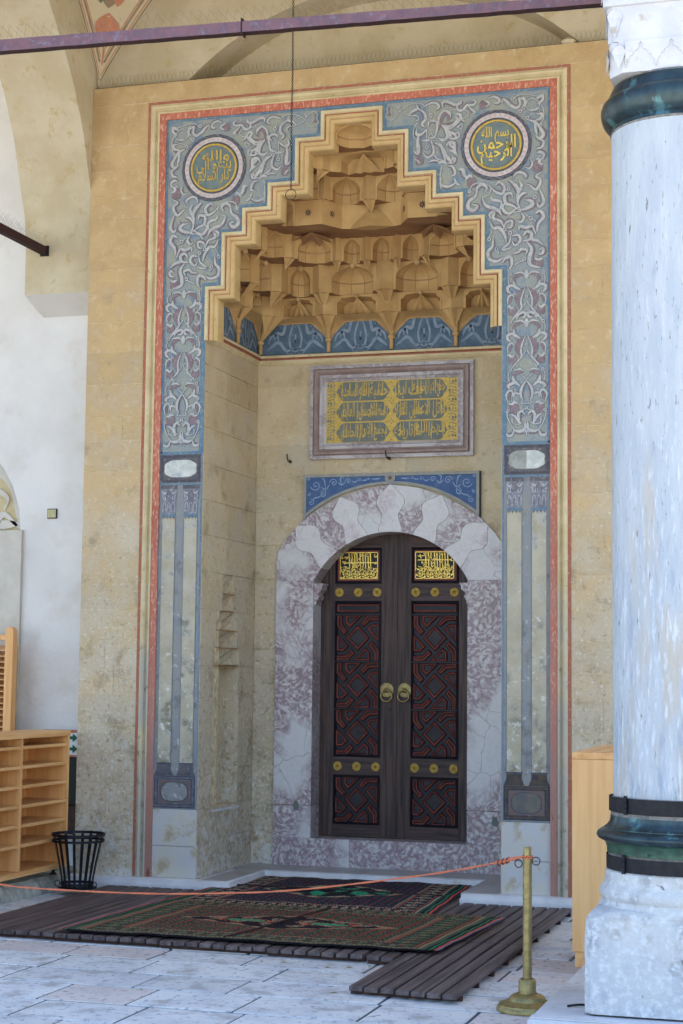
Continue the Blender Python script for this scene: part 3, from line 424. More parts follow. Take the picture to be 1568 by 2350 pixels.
# pendentive corner with painted ornament
def pend(x, sg, label):
    t = thing('pendentive', label, 'pendentive')
    zz = [6.60,6.70,6.80,6.92,7.05,7.18,7.32,7.46,7.60]
    def edge_wall(z): return (x+sg*(.0+.62*max(0,z-6.62)+.12*max(0,z-6.62)**2), .095)
    def edge_arch(z): return (x+sg*.004, .095-(.62*max(0,z-6.62)+.28*max(0,z-6.62)**2))
    def P(z, s, off=0.0):
        a, c = edge_arch(z), edge_wall(z); px = a[0]+(c[0]-a[0])*s; py = a[1]+(c[1]-a[1])*s
        l = math.hypot(c[0]-a[0], c[1]-a[1]); k = .10*l*math.sin(math.pi*s) ; nx, ny = sg*.707, -.707
        return (px-nx*k+nx*off, py-ny*k+ny*off, z)
    b = MB(); b.grid([[P(z, s/10) for s in range(11)] for z in zz], 0); b.build('pendentive_shell', 'orn_cr', t, smooth=30)
    b = MB()
    def strip(s0, s1, z0, z1, mi, off=.004, w0=None):
        n = 9; rows = []
        for i in range(n+1):
            z = z0+(z1-z0)*i/n; a = s0(z) if callable(s0) else s0; c = s1(z) if callable(s1) else s1; rows.append([P(z,a,off),P(z,c,off)])
        b.grid(rows, mi)
    wz = lambda z: min(.5, .035/max(.05, 1.0*(z-6.60)))   # constant-width border in metres
    for side in (0,1):
        q = (lambda k: (lambda z: k*wz(z))) if side == 0 else (lambda k: (lambda z: 1-k*wz(z)))
        strip(q(.25), q(.7), 6.66, 7.6, 0); strip(q(1.0), q(1.25), 6.70, 7.6, 1); strip(q(1.9), q(2.5), 6.80, 7.6, 0); strip(q(2.7), q(2.95), 6.84, 7.6, 1)
    strip(lambda z:.5-.02, lambda z:.5+.05, 6.78, 6.92, 1, .006)
    def leaf(z0,z1,w,mi,off,c=.5,p=.7):
        n=12; rows=[]
        for i in range(n+1):
            u=i/n; z=z0+(z1-z0)*u; L=max(.08,(z-6.62)*.9); h=w*math.sin(math.pi*u**p*.999)*.5/L; rows.append([P(z,c-h,off),P(z,c+h,off)])
        b.grid(rows,mi)
    leaf(6.88,7.17,.20,1,.005,.52,1.4); leaf(6.90,7.15,.165,3,.007,.52,1.4); leaf(6.92,7.13,.12,2,.009,.47,1.4)
    leaf(7.20,7.55,.16,0,.006,.5,.8); leaf(7.22,7.5,.10,1,.008,.62,.8); leaf(7.22,7.5,.10,2,.008,.38,.8)
    b.build('painted_ornament', ['orn_ln','orn_or','orn_gr','orn_cr'], t)
pend(AX1, 1, 'painted orange and green pendentive in the vault corner at upper left')
pend(AX2, -1, 'pendentive in the vault corner behind the column capital')

# ================================================================== PORTAL
portal = thing('portal', 'ochre stone portal block with painted blue frieze framing the stepped entrance niche', 'portal')
def block_row(x0, x1, z0, z1, f, m, parent, lo=.45, hi=.8, rr=random.Random(5), gap=.004, depth=.03, wig=.0008):
    """stones of one course between x0 and x1; f(u,d,z) maps along-wall, depth, height"""
    x = x0; cuts = [x0]
    if x1-x0 > lo*1.35:
        while x1-x > hi*1.2: x += rr.uniform(lo,hi); cuts.append(x)
    cuts.append(x1)
    if len(cuts) > 2 and cuts[-1]-cuts[-2] < .15: cuts.pop(-2)
    for a, c in zip(cuts[:-1], cuts[1:]):
        b = MB(); o = rr.uniform(-wig, wig); e = .003
        b.box(a+gap*.5, c-gap*.5, 0, 1, z0+gap*.5, z1-gap*.5)
        b.v = [f(v[0], (o if v[1] < .5 else depth), v[2]) for v in b.v]
        b.build('stone_block', m, parent)
cz = [.155]; rr = random.Random(11)
while cz[-1] < 6.4: cz.append(cz[-1]+rr.uniform(.19,.27))
cz = [z for z in cz if z < 6.2]+[6.40]
bk = MB(); bk.box(-2.238,-1.735,.003,.448,.1,6.558); bk.box(1.735,2.238,.003,.448,.1,6.558); bk.box(-1.736,1.736,.003,.448,6.398,6.558)
bk.box(-1.736,-1.212,.1,.448,.1,3.4); bk.box(1.212,1.736,.1,.448,.1,3.4); bk.build('wall_core', 'mortar', portal)
for z0, z1 in zip(cz[:-1], cz[1:]):
    for x0, x1 in ((-2.24,-1.736),(1.736,2.24)): block_row(x0, x1, z0, z1, lambda u,d,z:(u,d,z), 'ochre', portal, *((.9,1.2) if rr.random() < .6 else (.2,.34)), rr)
block_row(-2.24, 2.24, 6.402, 6.56, lambda u,d,z:(u,d,z), 'ochre', portal, .6, 1.0, rr)
def sweep(path, prof, mats, name, parent, closed=False, f=lambda u,v,y:(u,y,v), rt=1, **kw):
    n = len(path); rows = []
    for i in range(n):
        ns = []
        if closed or i > 0:
            a, c = path[i-1], path[i]; l = math.hypot(c[0]-a[0], c[1]-a[1]); ns.append(((c[1]-a[1])/l*rt, -(c[0]-a[0])/l*rt))
        if closed or i < n-1:
            a, c = path[i], path[(i+1)%n]; l = math.hypot(c[0]-a[0], c[1]-a[1]); ns.append(((c[1]-a[1])/l*rt, -(c[0]-a[0])/l*rt))
        if len(ns) == 2: k = 1+ns[0][0]*ns[1][0]+ns[0][1]*ns[1][1]; m = ((ns[0][0]+ns[1][0])/k, (ns[0][1]+ns[1][1])/k)
        else: m = ns[0]
        rows.append([f(path[i][0]+m[0]*o, path[i][1]+m[1]*o, yy) for o, yy, _ in prof])
    if closed: rows.append(rows[0])
    b = MB(); b.grid(rows, lambda i,j: prof[j][2]); return b.build(name, mats, parent, **kw)
FP = [(-1.735,.12),(-1.735,6.397),(1.735,6.397),(1.735,.12)]
roll = [(0,.0,0),(0,-.004,0),(.024,-.004,0)]
roll += [(.024,-.006,1),(.036,-.014,1),(.046,-.020,1),(.056,-.014,1),(.062,-.002,1),(.066,.012,1),(.072,.016,1),(.078,.012,1),(.082,.0,1),(.090,-.006,1),(.099,-.004,1),(.101,.001,2),(.101,.004,2),(.156,.004,2),(.156,.02,0)]
sweep(FP, roll, ['redline','cream','red'], 'frame_moulding', portal, smooth=40)
# frieze ground
ST = [(1.21,4.838),(1.075,4.838),(1.075,5.27),(.903,5.27),(.903,5.46),(.690,5.46),(.690,5.65),(.464,5.65),(.464,5.995),(.252,5.995),(.252,6.20)]
stair = [(-1.21,4.40)]+[(-a,b) for a,b in ST]+list(reversed(ST))+[(1.21,4.40)]
YF = .02
P = [(-1.582,3.495),(-1.582,6.245),(1.582,6.245),(1.582,3.495),(1.208,3.495)]+list(reversed(stair))+[(-1.208,3.495)]
b = MB(); b.poly(P, lambda u,v:(u,YF,v)); frz = b.build('painted_frieze', 'frz', portal)
sweep([(-1.582,3.50),(-1.582,6.242),(1.582,6.242),(1.582,3.50)], [(0,.0165,0),(.022,.0165,0)], ['blueb'], 'blue_border', portal)
sweep([(-1.210,3.50)]+stair+[(1.210,3.50)], [(-.034,.0157,0),(0,.0157,0)], ['blueb'], 'blue_border', portal)
sweep(stair, [(0,.02,0),(0,-.008,0),(.024,-.010,0),(.029,.006,1),(.037,.012,1),(.040,.004,2),(.052,.000,2),(.062,.006,2),(.068,.020,1),(.071,.022,2),(.090,.034,2),(.098,.045,2),(.102,.10,2),(.102,.16,2)], ['cream','redline','mould2'], 'stepped_moulding', portal)

def arabesque(strokes, f0, name, parent, mir, ow=.0035):
    o = MB(); p = MB(); w_ = MB()
    for si, (k, wd, sd, pts) in enumerate(strokes):
        e_ = si*1.3e-5; fl = (lambda e_: (lambda yy: (lambda u,v: (u*mir, f0+yy-e_, v))))(e_)
        if k == 'r':
            disc(o, pts[0], wd*1.25, fl(.0), 0, 14); disc(w_, pts[0], wd, fl(-.004), 0, 14, wd*.52); disc(p, pts[0], wd*.52, fl(-.003), 0, 12); continue
        if k == 'b':
            c = pts[0]; q = []
            for i in range(18):
                a = 2*math.pi*i/18; rr_ = wd*(1.0 if math.sin(a) > -.3 else 1.12-.1*math.cos(4*a)); q.append((c[0]+rr_*.9*math.cos(a), c[1]+rr_*1.08*math.sin(a)))
            o.face([fl(0)(c[0]+(a_-c[0])*1.1, c[1]+(b_-c[1])*1.1) for a_,b_ in q]); p.face([fl(-.002)(*a_) for a_ in q]); continue
        C_ = catmull(pts, 6 if len(pts) > 2 else 3)
        if k == 't': wf = lambda t: wd*.5
        else: wf = lambda t: wd*.5*(.30+.9*math.sin(math.pi*min(1,max(0,t)))**.8)
        ribbon(o, C_, lambda t: wf(t)+ow*.5, fl(0.0), 0)
        if k == 'p': ribbon(p, C_, wf, fl(-.002), 0)
        else:
            if sd:
                ribbon(o, C_, lambda t: wf(t)*.9+ow*.5, fl(.0003), 0, off=-.55*sd)
                ribbon(p, C_, lambda t: wf(t)*.85, fl(-.002), 0, off=-.55*sd)
            ribbon(w_, C_, wf, fl(-.004), 0)
    for mb, mm in ((o,'arabd'),(p,'arabp'),(w_,'arabw')):
        if mb.f: mb.build(name, mm, parent, kind='stuff', fix=False)
for mir in (1,-1): arabesque([q for q in SPAN if all(z > 4.72 for _, z in q[3])], .0165, 'arabesque', frz, mir)
for side in (1,-1):
    L = []
    for mm in (1,-1):
        for dz in (0, .373):
            L += [[k, w_, s*mm, [(side*1.398*1.0+mm*x, z+dz) for x, z in pts]] for k, w_, s, pts in MOT if not (dz and any(z+dz > 4.84 for _, z in pts))]
        L += [[k, w_, s*mm, [(side*1.398+mm*x, z) for x, z in pts]] for k, w_, s, pts in TER]
    for zb in (4.415, 4.79): L.append(['w', .03, 0, [(side*1.398, zb-.035), (side*1.398, zb), (side*1.398, zb+.035)]])
    for zb in (4.25, 4.62): L.append(['r', .011, 0, [(side*1.398, zb)]])
    arabesque(L, .0165, 'arabesque', frz, 1)

# medallions
def medallion(cx, lines, label):
    t = thing('medallion', label, 'medallion', 'inscribed roundels in the frieze', loc=(cx,YF-.006,5.815))
    f = lambda yy: (lambda u,v: (u,yy,v))
    b = MB(); n = 48
    prof = [(.276,.006,0),(.276,-.002,0),(.252,-.002,0),(.250,-.005,1),(.217,-.005,1),(.215,-.002,0),(.203,-.002,0)]
    b.grid([[(r*math.cos(2*math.pi*i/n), yy, r*math.sin(2*math.pi*i/n)) for i in range(n)] for r,yy,_ in prof], lambda i,j: prof[i][2], closed=True)
    disc(b, (0,0), .204, f(.0), 2, 48); b.build('disc', ['cart2','ringw','tealpaint'], t)
    b = MB()
    for i in range(36):
        a = 2*math.pi*i/36; c, s_ = math.cos(a), math.sin(a); ca, sa = math.cos(a+.06), math.sin(a+.06); b.face([f(-.008)(r*q[0], r*q[1]) for r, q in ((.224,(c,s_)),(.243,(c,s_)),(.243,(ca,sa)),(.224,(ca,sa)))])
    b.build('dot_ring', 'pinkdot', t, kind='stuff')
    b = MB(); 
    for r0, aa in ((.264,.0),(.264,.5)):
        pts = [((r0+.010*(1 if k%2 else -1))*math.cos(2*math.pi*(k+aa)/56), (r0+.010*(1 if k%2 else -1))*math.sin(2*math.pi*(k+aa)/56)) for k in range(57)]
        ribbon(b, pts, lambda t_: .0016, f(-.005), 0)
    b.build('braid', 'capw', t, kind='stuff')
    b = MB(); b.torus((0,-.004,0), .191, .010, n=48, k=8); b.build('gold_ring', 'gold', t, smooth=60)
    b = MB()
    for s, x0, x1, z0, z1 in lines: put_text(b, s, x0, x1, z0, z1, f(-.006), .016)
    b.build('calligraphy', 'brightgold' if cx > 0 else 'gold', t)
medallion(1.16, [('بسم الله', -.115, .10, .02, .145), ('الرحمن', -.15, .155, -.065, .075), ('الرحيم', -.12, .125, -.155, .005)], 'right roundel with bright gold calligraphy in a dotted white ring')
medallion(-1.16, [('والله', -.10, .13, .03, .145), ('يدعو الى', -.15, .15, -.045, .085), ('دار السلام', -.135, .135, -.155, -.01)], 'left roundel with duller gold calligraphy in a dotted white ring')

# painted columns on the two jamb faces
def pilaster(side):
    cx = side*1.4; part = MB(); part.box(cx-.19, cx+.19, YF, .1, .68, 3.4945); pil = part.build('painted_jamb', 'gap', portal)
    f = lambda yy: (lambda u,v: (cx+u, yy, v)); rect = lambda mb,u0,u1,z0,z1,yy,mi=0: mb.face([f(yy)(u0,z0),f(yy)(u1,z0),f(yy)(u1,z1),f(yy)(u0,z1)], mi)
    b = MB()
    for u0,u1 in ((-.186,-.174),(.174,.186)): rect(b,u0,u1,.69,3.494,.0175)
    rect(b,-.174,.174,3.488,3.512,.0165); rect(b,-.174,.174,3.244,3.260,.0165); rect(b,-.174,.174,.688,.694,.0165); b.build('blue_line', 'blueb', pil)
    b = MB(); rect(b,-.174,.174,3.262,3.487,.0165,0)
    # braid frame: two zigzags on each side
    def zig(mb, x0, z0, x1, z1, n, amp, yy, mi, ph=0):
        L = math.hypot(x1-x0, z1-z0); dx, dz = (x1-x0)/L, (z1-z0)/L; P = []
        for i in range(n+1): k = (1 if (i+ph)%2 else -1)*amp; P.append((x0+dx*L*i/n-dz*k, z0+dz*L*i/n+dx*k))
        for q in range(n): ribbon(mb, [P[q],P[q+1]], lambda t: .0016, f(yy), mi)
    for ph in (0,1):
        zig(b,-.165,3.473,.165,3.473,18,.009,.0135,1,ph); zig(b,-.165,3.276,.165,3.276,18,.009,.0135,1,ph)
        zig(b,-.158,3.29,-.158,3.46,9,.009,.0135,1,ph); zig(b,.158,3.29,.158,3.46,9,.009,.0135,1,ph)
    b.build('cartouche', ['cart','cart2'], pil)
    def lobed(w_, h_, lob=.0): 
        P = []
        for i in range(40):
            a = 2*math.pi*i/40; k = 1+.05*abs(math.sin(4*a))+lob*math.cos(8*a); ex = .72
            P.append((w_*k*math.copysign(abs(math.cos(a))**ex, math.cos(a)), h_*k*math.copysign(abs(math.sin(a))**ex, math.sin(a))))
        return P
    b = MB(); q = lobed(.136,.070); n = len(q); b.grid([[f(.0165)(u,3.374+v) for u,v in q],[f(.008)(u*.97,3.374+v*.96) for u,v in q]], 0, closed=True)
    for i in range(n): u0,v0 = q[i]; u1,v1 = q[(i+1)%n]; b.face([f(.008)(0,3.374), f(.008)(u0*.97,3.374+v0*.96), f(.008)(u1*.97,3.374+v1*.96)], 0 if (side < 0 or (u0+u1)/2 > -.01+.02*math.sin(v0*90)) else 1)
    b.build('plaster_patch', ['plaster','plasterg'], pil)
    for k in (-1,1):
        c = k*.094
        b = MB(); rect(b, c-.056, c+.056, 1.048, 2.985, .0165, 0); b.build('shaft', 'shaft', pil)
        b = MB()
        for u in (c-.0565, c+.0565): rect(b, u-.0013, u+.0013, 1.05, 3.0, .0145, 0)
        rect(b, c-.06, c+.06, 1.034, 1.048, .0145, 1)
        b.build('outline', ['arabd','cart2'], pil)
        b = MB(); F = f(.0165); G = f(.0135)
        b.face([F(c-.071,3.212),F(c+.071,3.212),F(c+.071,3.242),F(c-.071,3.242)],1)
        b.face([F(c-.069,3.209),F(c+.069,3.209),F(c+.064,3.14),F(c+.058,3.115),F(c-.058,3.115),F(c-.064,3.14)][::-1],0)
        b.face([F(c-.056,3.012),F(c+.056,3.012),F(c+.058,3.114),F(c-.058,3.114)],0); b.face([F(c-.06,3.003),F(c+.06,3.003),F(c+.06,3.0115),F(c-.06,3.0115)],3)
        for i in range(4):
            u = c-.042+.028*i; b.face([F(u-.013,3.002),F(u,2.968),F(u+.013,3.002)],3)
        for i in range(3):
            u = c-.037+.037*i; ribbon(b, catmull([(u-.014,3.03),(u-.012,3.08),(u,3.105),(u+.012,3.08),(u+.014,3.03)],4), lambda t:.0018, G, 2)
        for s_ in (-1,1):
            ribbon(b, catmull([(c+s_*.064,3.20),(c+s_*.04,3.175),(c+s_*.018,3.19)],5), lambda t:.004*(.3+math.sin(math.pi*t)), G, 2)
            ribbon(b, catmull([(c+s_*.055,3.17),(c+s_*.048,3.135),(c+s_*.028,3.13),(c+s_*.03,3.15)],5), lambda t:.003, G, 2)
        ribbon(b, catmull([(c-.02,3.13),(c-.018,3.165),(c,3.195),(c+.018,3.165),(c+.02,3.13)],5), lambda t:.0022, G, 4)
        b.build('painted_capital', ['capw','cart','capline','blueb','pink'], pil)
        b = MB(); b.face([F(c-.056,1.033),F(c+.056,1.033),F(c+.060,.99),F(c+.080,.948),F(c-.080,.948),F(c-.060,.99)][::-1],0)
        for zz in (.958,.968): ribbon(b, [(c-.074,zz),(c+.074,zz)], lambda t:.0015, G, 1)
        b.build('painted_base', ['cart' if side < 0 else 'cartlow','cart2'], pil)
    b = MB(); rect(b,-.174,.174,.696,.946,.0168,0); rect(b,-.134,.134,.732,.912,.0150,1)
    q = lobed(.105,.070,.02); b.poly([(u*1.08,.822+v*1.1) for u,v in q], f(.0132), 2); b.poly([(u,.822+v) for u,v in q], f(.0115), 3)
    for ph in (0,1):
        zig(b,-.165,.930,.165,.930,20,.007,.0145,4,ph); zig(b,-.165,.713,.165,.713,20,.007,.0145,4,ph); zig(b,-.155,.73,-.155,.92,10,.007,.0145,4,ph); zig(b,.155,.73,.155,.92,10,.007,.0145,4,ph)
    for (a_,c_) in (((-.134,.732),(.134,.732)),((.134,.732),(.134,.912)),((.134,.912),(-.134,.912)),((-.134,.912),(-.134,.732))): ribbon(b,[a_,c_],lambda t:.002,f(.0125),4)
    b.build('pedestal', ['cartlow' if side > 0 else 'cart2','pink','cart2','gap' if side < 0 else 'ovaldark','capw' if side < 0 else 'cart'], pil)
    for z0,z1 in ((.155,.40),(.40,.687)): block_row(cx-.19+(.0 if side>0 else .0), cx+.19, z0, z1, lambda u,d,z:(u,YF+d,z), 'base', portal, 1, 2, rr)
pilaster(-1); pilaster(1)

# niche walls
NX, ND = 1.206, 1.26
cw = [.155,.43,.69,.98,1.28,1.56,1.808,1.957,2.257,2.557,2.85,3.13,3.42,3.71,4.0,4.22,4.415]
bk = MB(); bk.box(-1.26,-1.2095,.1,.30,.1,4.4); bk.box(-1.34,-1.214,.905,1.36,.1,2.6); bk.box(-1.45,-1.345,.1,1.0,.1,2.7)
bk.box(-1.34,-1.214,.3,.905,.1,.69); bk.box(-1.34,-1.214,.3,1.36,2.557,4.8); bk.box(-1.26,-1.214,.1,.3,4.3,4.5)
bk.box(1.214,1.34,.1,1.36,.1,4.8); bk.box(-1.34,1.34,1.2635,1.5,3.02,4.85); bk.box(-1.34,-.70,1.268,1.5,.1,3.03); bk.box(.70,1.34,1.268,1.5,.1,3.03); bk.build('niche_core', 'mortar', portal)
def hole(z):
    if .69 <= z < 1.957: return (.31,.90)
    if 1.957 <= z < 2.257: return (.37,.845)
    if 2.257 <= z < 2.557: return (.49,.755)
    return None
for z0, z1 in zip(cw[:-1], cw[1:]):
    h = hole((z0+z1)/2)
    for a, c in ([(YF,ND)] if not h else [(YF,h[0]),(h[1],ND)]):
        block_row(a, c, z0, z1, lambda u,d,z:(-NX-d,u,z), 'niche', portal, .4, .7, rr)
    block_row(YF, ND, z0, z1, lambda u,d,z:(NX+d,u,z), 'niche', portal, .4, .7, rr)
    xi = .72 if z0 < 2.9 else (.5 if z1 < 3.3 else None)
    rng = [(-NX,NX)] if z0 > 3.4 else [(-NX,-.72 if z1 < 3.2 else -.3),(.72 if z1 < 3.2 else .3,NX)]
    for a, c in rng: block_row(a, c, z0, z1, lambda u,d,z:(u,ND+d,z), 'niche', portal, .4, .75, rr)
# small side niche with its own stalactite head
sn = thing('wall_niche', 'tall narrow niche with stepped stalactite head in the left cheek of the entrance', 'niche')
b = MB(); dN = .13
def sb(mb, y0,y1,z0,z1,d=dN):
    y0 += .004; y1 -= .004
    mb.face([(-NX-d,y0,z0),(-NX-d,y1,z0),(-NX-d,y1,z1),(-NX-d,y0,z1)])
    mb.face([(-NX,y0,z0),(-NX-d,y0,z0),(-NX-d,y0,z1),(-NX,y0,z1)]); mb.face([(-NX,y1,z0),(-NX-d,y1,z0),(-NX-d,y1,z1),(-NX,y1,z1)])
    mb.face([(-NX,y0,z1),(-NX-d,y0,z1),(-NX-d,y1,z1),(-NX,y1,z1)])
sb(b,.31,.90,.69,1.82); sb(b,.31,.90,1.82,1.957,.135); sb(b,.37,.845,1.957,2.257,.135); sb(b,.49,.755,2.257,2.557,.135); b.build('recess', 'niche', sn)
b = MB(); b.face([(-NX-.16,.29,.70),(-NX+.012,.29,.66),(-NX+.012,.925,.66),(-NX-.16,.925,.70)]); b.face([(-NX+.012,.29,.66),(-NX+.012,.29,.645),(-NX+.012,.925,.645),(-NX+.012,.925,.66)]); b.build('sill', 'ledge', sn)
def fold(mb, y0,y1,z0,z1,d0,d1,kn=2):
    """faceted stalactite tier: folds alternate in depth"""
    n = kn*2; base = []; top = []
    for i in range(n+1):
        y_ = y0+(y1-y0)*i/n; base.append((-NX-(d0 if i%2 else d0*.45), y_, z0)); top.append((-NX-(d1*.2 if i%2 else d1), y_, z1))
    mb.grid([base, [(-NX-(d0*.8 if i%2 else d0*.6), y0+(y1-y0)*i/n, z0+(z1-z0)*.45) for i in range(n+1)], top], 0)

for (y0,y1,z0,z1,d0,d1,kn) in ((.31,.90,1.81,1.957,.13,.05,2),(.37,.845,1.957,2.10,.115,.03,1),(.37,.845,2.10,2.257,.10,.03,2),(.49,.755,2.257,2.40,.09,.02,1),(.49,.755,2.40,2.557,.075,.02,2)):
    b = MB(); fold(b,y0,y1,z0,z1,d0,d1,kn); b.build('stalactite_tier', 'niche', sn)
    b = MB(); b.box(-NX-.1,-NX+.001,y0,y1,z0-.004,z0+.004); b.build('joint_line', 'muqdark', sn)
for yy,zz in ((.58,1.07),(.61,1.05),(.64,1.08)):
    pass
# cornice and blue band
path = [(-NX,.02),(-NX,ND),(NX,ND),(NX,.02)]
prof = [(0,4.405,0),(.012,4.412,0),(.028,4.43,0),(.030,4.447,0),(.022,4.452,1),(.022,4.460,1),(.046,4.468,0),(.048,4.488,0),(.030,4.494,1),(.004,4.50,0)]
sweep(path, prof, ['cream','redline'], 'cornice', portal, f=lambda u,v,z:(u,v,z))
sweep(path, [(.003,4.49,0),(.003,4.90,0)], ['nichebl'], 'blue_band', portal, f=lambda u,v,z:(u,v,z))
def bluemotif(mb, f, c, hw, z0):
    for s_ in (-1,1):
        q = lambda P: [(c+s_*x*hw, z0+z*.30) for x,z in P]
        ribbon(mb, catmull(q([(0,.93),(.10,.8),(.20,.45),(.14,.15),(0,.05)]),6), lambda t:.006*(.6+math.sin(math.pi*t)), f)
        ribbon(mb, catmull(q([(.04,.18),(.3,.10),(.55,.35),(.8,.22),(.95,.12)]),6), lambda t:.011*(.3+math.sin(math.pi*t)), f)
        ribbon(mb, catmull(q([(.05,.85),(.3,.92),(.42,.6),(.62,.62),(.72,.4)]),6), lambda t:.011*(.3+math.sin(math.pi*t)), f)
        ribbon(mb, catmull(q([(.55,.35),(.62,.55),(.82,.5),(.9,.3)]),6), lambda t:.009*(.3+math.sin(math.pi*t)), f)
        ribbon(mb, catmull(q([(.1,.02),(.2,-.02),(.36,.1)]),4), lambda t:.004, f)
        for x,z,r in ((.5,.78,.006),(.68,.78,.005),(.9,.62,.005)): disc(mb, q([(x,z)])[0], r, f, 0, 8)
    ribbon(mb, [(c,z0+.10),(c,z0+.17)], lambda t:.007, f); disc(mb, (c,z0+.11), .012, f, 0, 8)
for k,(a_,c_) in enumerate(((-1.17,-.56),(-.56,0),(0,.56),(.56,1.17))):
    b = MB(); bluemotif(b, lambda u,v:(u,ND-.0065,v), (a_+c_)/2, (c_-a_)/2*.9, 4.505); b.build('band_arabesque', 'nichearab', portal, kind='stuff')
for a_,c_ in ((.10,.69),(.69,1.22)):
    b = MB(); bluemotif(b, lambda u,v:(-NX+.0065,u,v), (a_+c_)/2, (c_-a_)/2*.9, 4.505); b.build('band_arabesque', 'nichearab', portal, kind='stuff')

# ================================================================== MUQARNAS VAULT
mq = thing('muqarnas_vault', 'ochre muqarnas half vault of stepped stalactite tiers over the entrance niche', 'vault')
def cellframe(A, B, z0, z1):
    A = Vector(A); B = Vector(B); e = B-A; L = e.length; n = Vector((-e.y, e.x))/L
    return (lambda s, d, h: (A.x+e.x*s+n.x*d, A.y+e.y*s+n.y*d, z0+(z1-z0)*h)), L
def niche_cell(A, B, z0, z1, d, kind):
    P, L = cellframe(A, B, z0, z1); b = MB(); m = .020/L; out = []
    if kind in ('flat','wedge'):
        b.face([P(0,0,0),P(1,0,0),P(1,0,1),P(0,0,1)]); arcp = [(0,0),(1,0)]
    elif kind in ('dome','shell'):
        nt = 8 if kind == 'dome' else 14; hs = .44; a = .5-m; rows = []; cp_ = lambda ph: 1-math.sin(ph)**2.5
        def pr(th, ph, h0=None):
            c = cp_(ph); k = 1.0
            if kind == 'shell': k = 1-.10*(abs(math.sin(th*3.5)))
            s_ = .5-a*math.cos(th)*(c if ph else 1); dd = d*math.sin(th)*k*c; h = hs+(.965-hs)*math.sin(ph) if h0 is None else h0
            return P(s_, dd, h)
        ths = [math.pi*i/nt for i in range(nt+1)]
        if kind == 'dome': ths = [math.pi*i/5 for i in range(6)]
        dl = .0028/max(L*a,.05); tc = [ths[0]]; cm_ = []
        for q_ in ths[1:-1]: cm_.append(0); tc.append(q_-dl); cm_.append(1 if kind == 'dome' else 0); tc.append(q_+dl)
        cm_.append(0); tc.append(ths[-1]); dj = .006/(z1-z0)
        rows = [[pr(t,0,0) for t in tc],[pr(t,0,hs-dj) for t in tc]]+[[pr(t,0,hs+dj) for t in tc]]+[[pr(t,R(p)) for t in tc] for p in (4,14,28,40,50,60,70,80,90)]
        b.grid(rows, lambda i,j: 1 if (i == 1 or cm_[j]) else 0)
        prof = [(m,0),(m,hs)]+[(.5-a*cp_(R(p)), hs+(.965-hs)*math.sin(R(p))) for p in (14,28,40,50,60,70,80,90)]
        out = prof
        arcp = [(.0,0)]+[(.5-a*math.cos(t), d*math.sin(t)*((1-.10*abs(math.sin(t*3.5))) if kind == 'shell' else 1)) for t in ths]+[(1,0)]
    else:   # star cells: squared recess with a pleated fan hanging from the top
        tp = [(m,0),(m,.62),(m+.07,.72),(m+.10,.84),(.5,.93)]; full_ = tp+[(1-s_,h) for s_,h in reversed(tp[:-1])]
        ins = lambda s_: .5+(s_-.5)*.86
        b.grid([[P(s_,0,h) for s_,h in full_],[P(ins(s_),d,h*.90) for s_,h in full_]], 0); b.poly([(ins(s_),h*.90) for s_,h in full_], lambda s_,h: P(s_,d,h))
        ap = P(.5,.10*d,.90); bl = [(.16,.98),(.30,.62),(.40,.92),(.5,.45),(.60,.92),(.70,.62),(.84,.98)]
        for (s0,k0),(s1,k1) in zip(bl[:-1],bl[1:]): b.face([ap, P(s0,k0*d,.0), P(s1,k1*d,.0)])
        out = tp; arcp = [(0,0),(m,0),(ins(m),d)]+[(s_,k*d) for s_,k in bl]+[(ins(1-m),d),(1-m,0),(1,0)]
    if out:
        lft = [(0,0)]+out+[(.5,1),(0,1)]; b.poly(lft, lambda s_,h: P(s_,0,h)); b.poly([(1-s_,h) for s_,h in lft], lambda s_,h: P(s_,0,h))
        # raised moulding that follows the arch
        rim = out+[(1-s_,h) for s_,h in reversed(out[:-1])]; wv = .011/L; wh = .011/(z1-z0); Q = []
        for i,(s_,h) in enumerate(rim):
            u = (s_-.5)/(.5-m); Q.append((s_-(-1 if u > 0 else 1)*0+math.copysign(min(abs(u),1)*0+wv*(abs(u)**.6), u), h+wh*1.3*(1-abs(u)**2) if h > .3 else h))
        for k in range(len(rim)-1):
            a0,a1,c0,c1 = rim[k],rim[k+1],Q[k],Q[k+1]
            b.face([P(a0[0],-.009,a0[1]),P(a1[0],-.009,a1[1]),P(c1[0],-.009,c1[1]),P(c0[0],-.009,c0[1])])
            b.face([P(a0[0],-.009,a0[1]),P(a1[0],-.009,a1[1]),P(a1[0],.002,a1[1]),P(a0[0],.002,a0[1])])
            b.face([P(c0[0],-.009,c0[1]),P(c1[0],-.009,c1[1]),P(c1[0],.002,c1[1]),P(c0[0],.002,c0[1])])
    b.build('niche_cell', ['muq','muqdark'], mq)
    return [P(s_,dd,0)[:2] for s_,dd in arcp], P, L
def bud(p, r):
    b = MB(); b.lathe([(.004,-r*1.15),(r*.6,-r*.95),(r,-r*.3),(r*.95,r*.2),(r*.6,r*.5)], p[0], p[1], 8, 0, p[2]); b.build('bud', 'knob', mq, smooth=50)
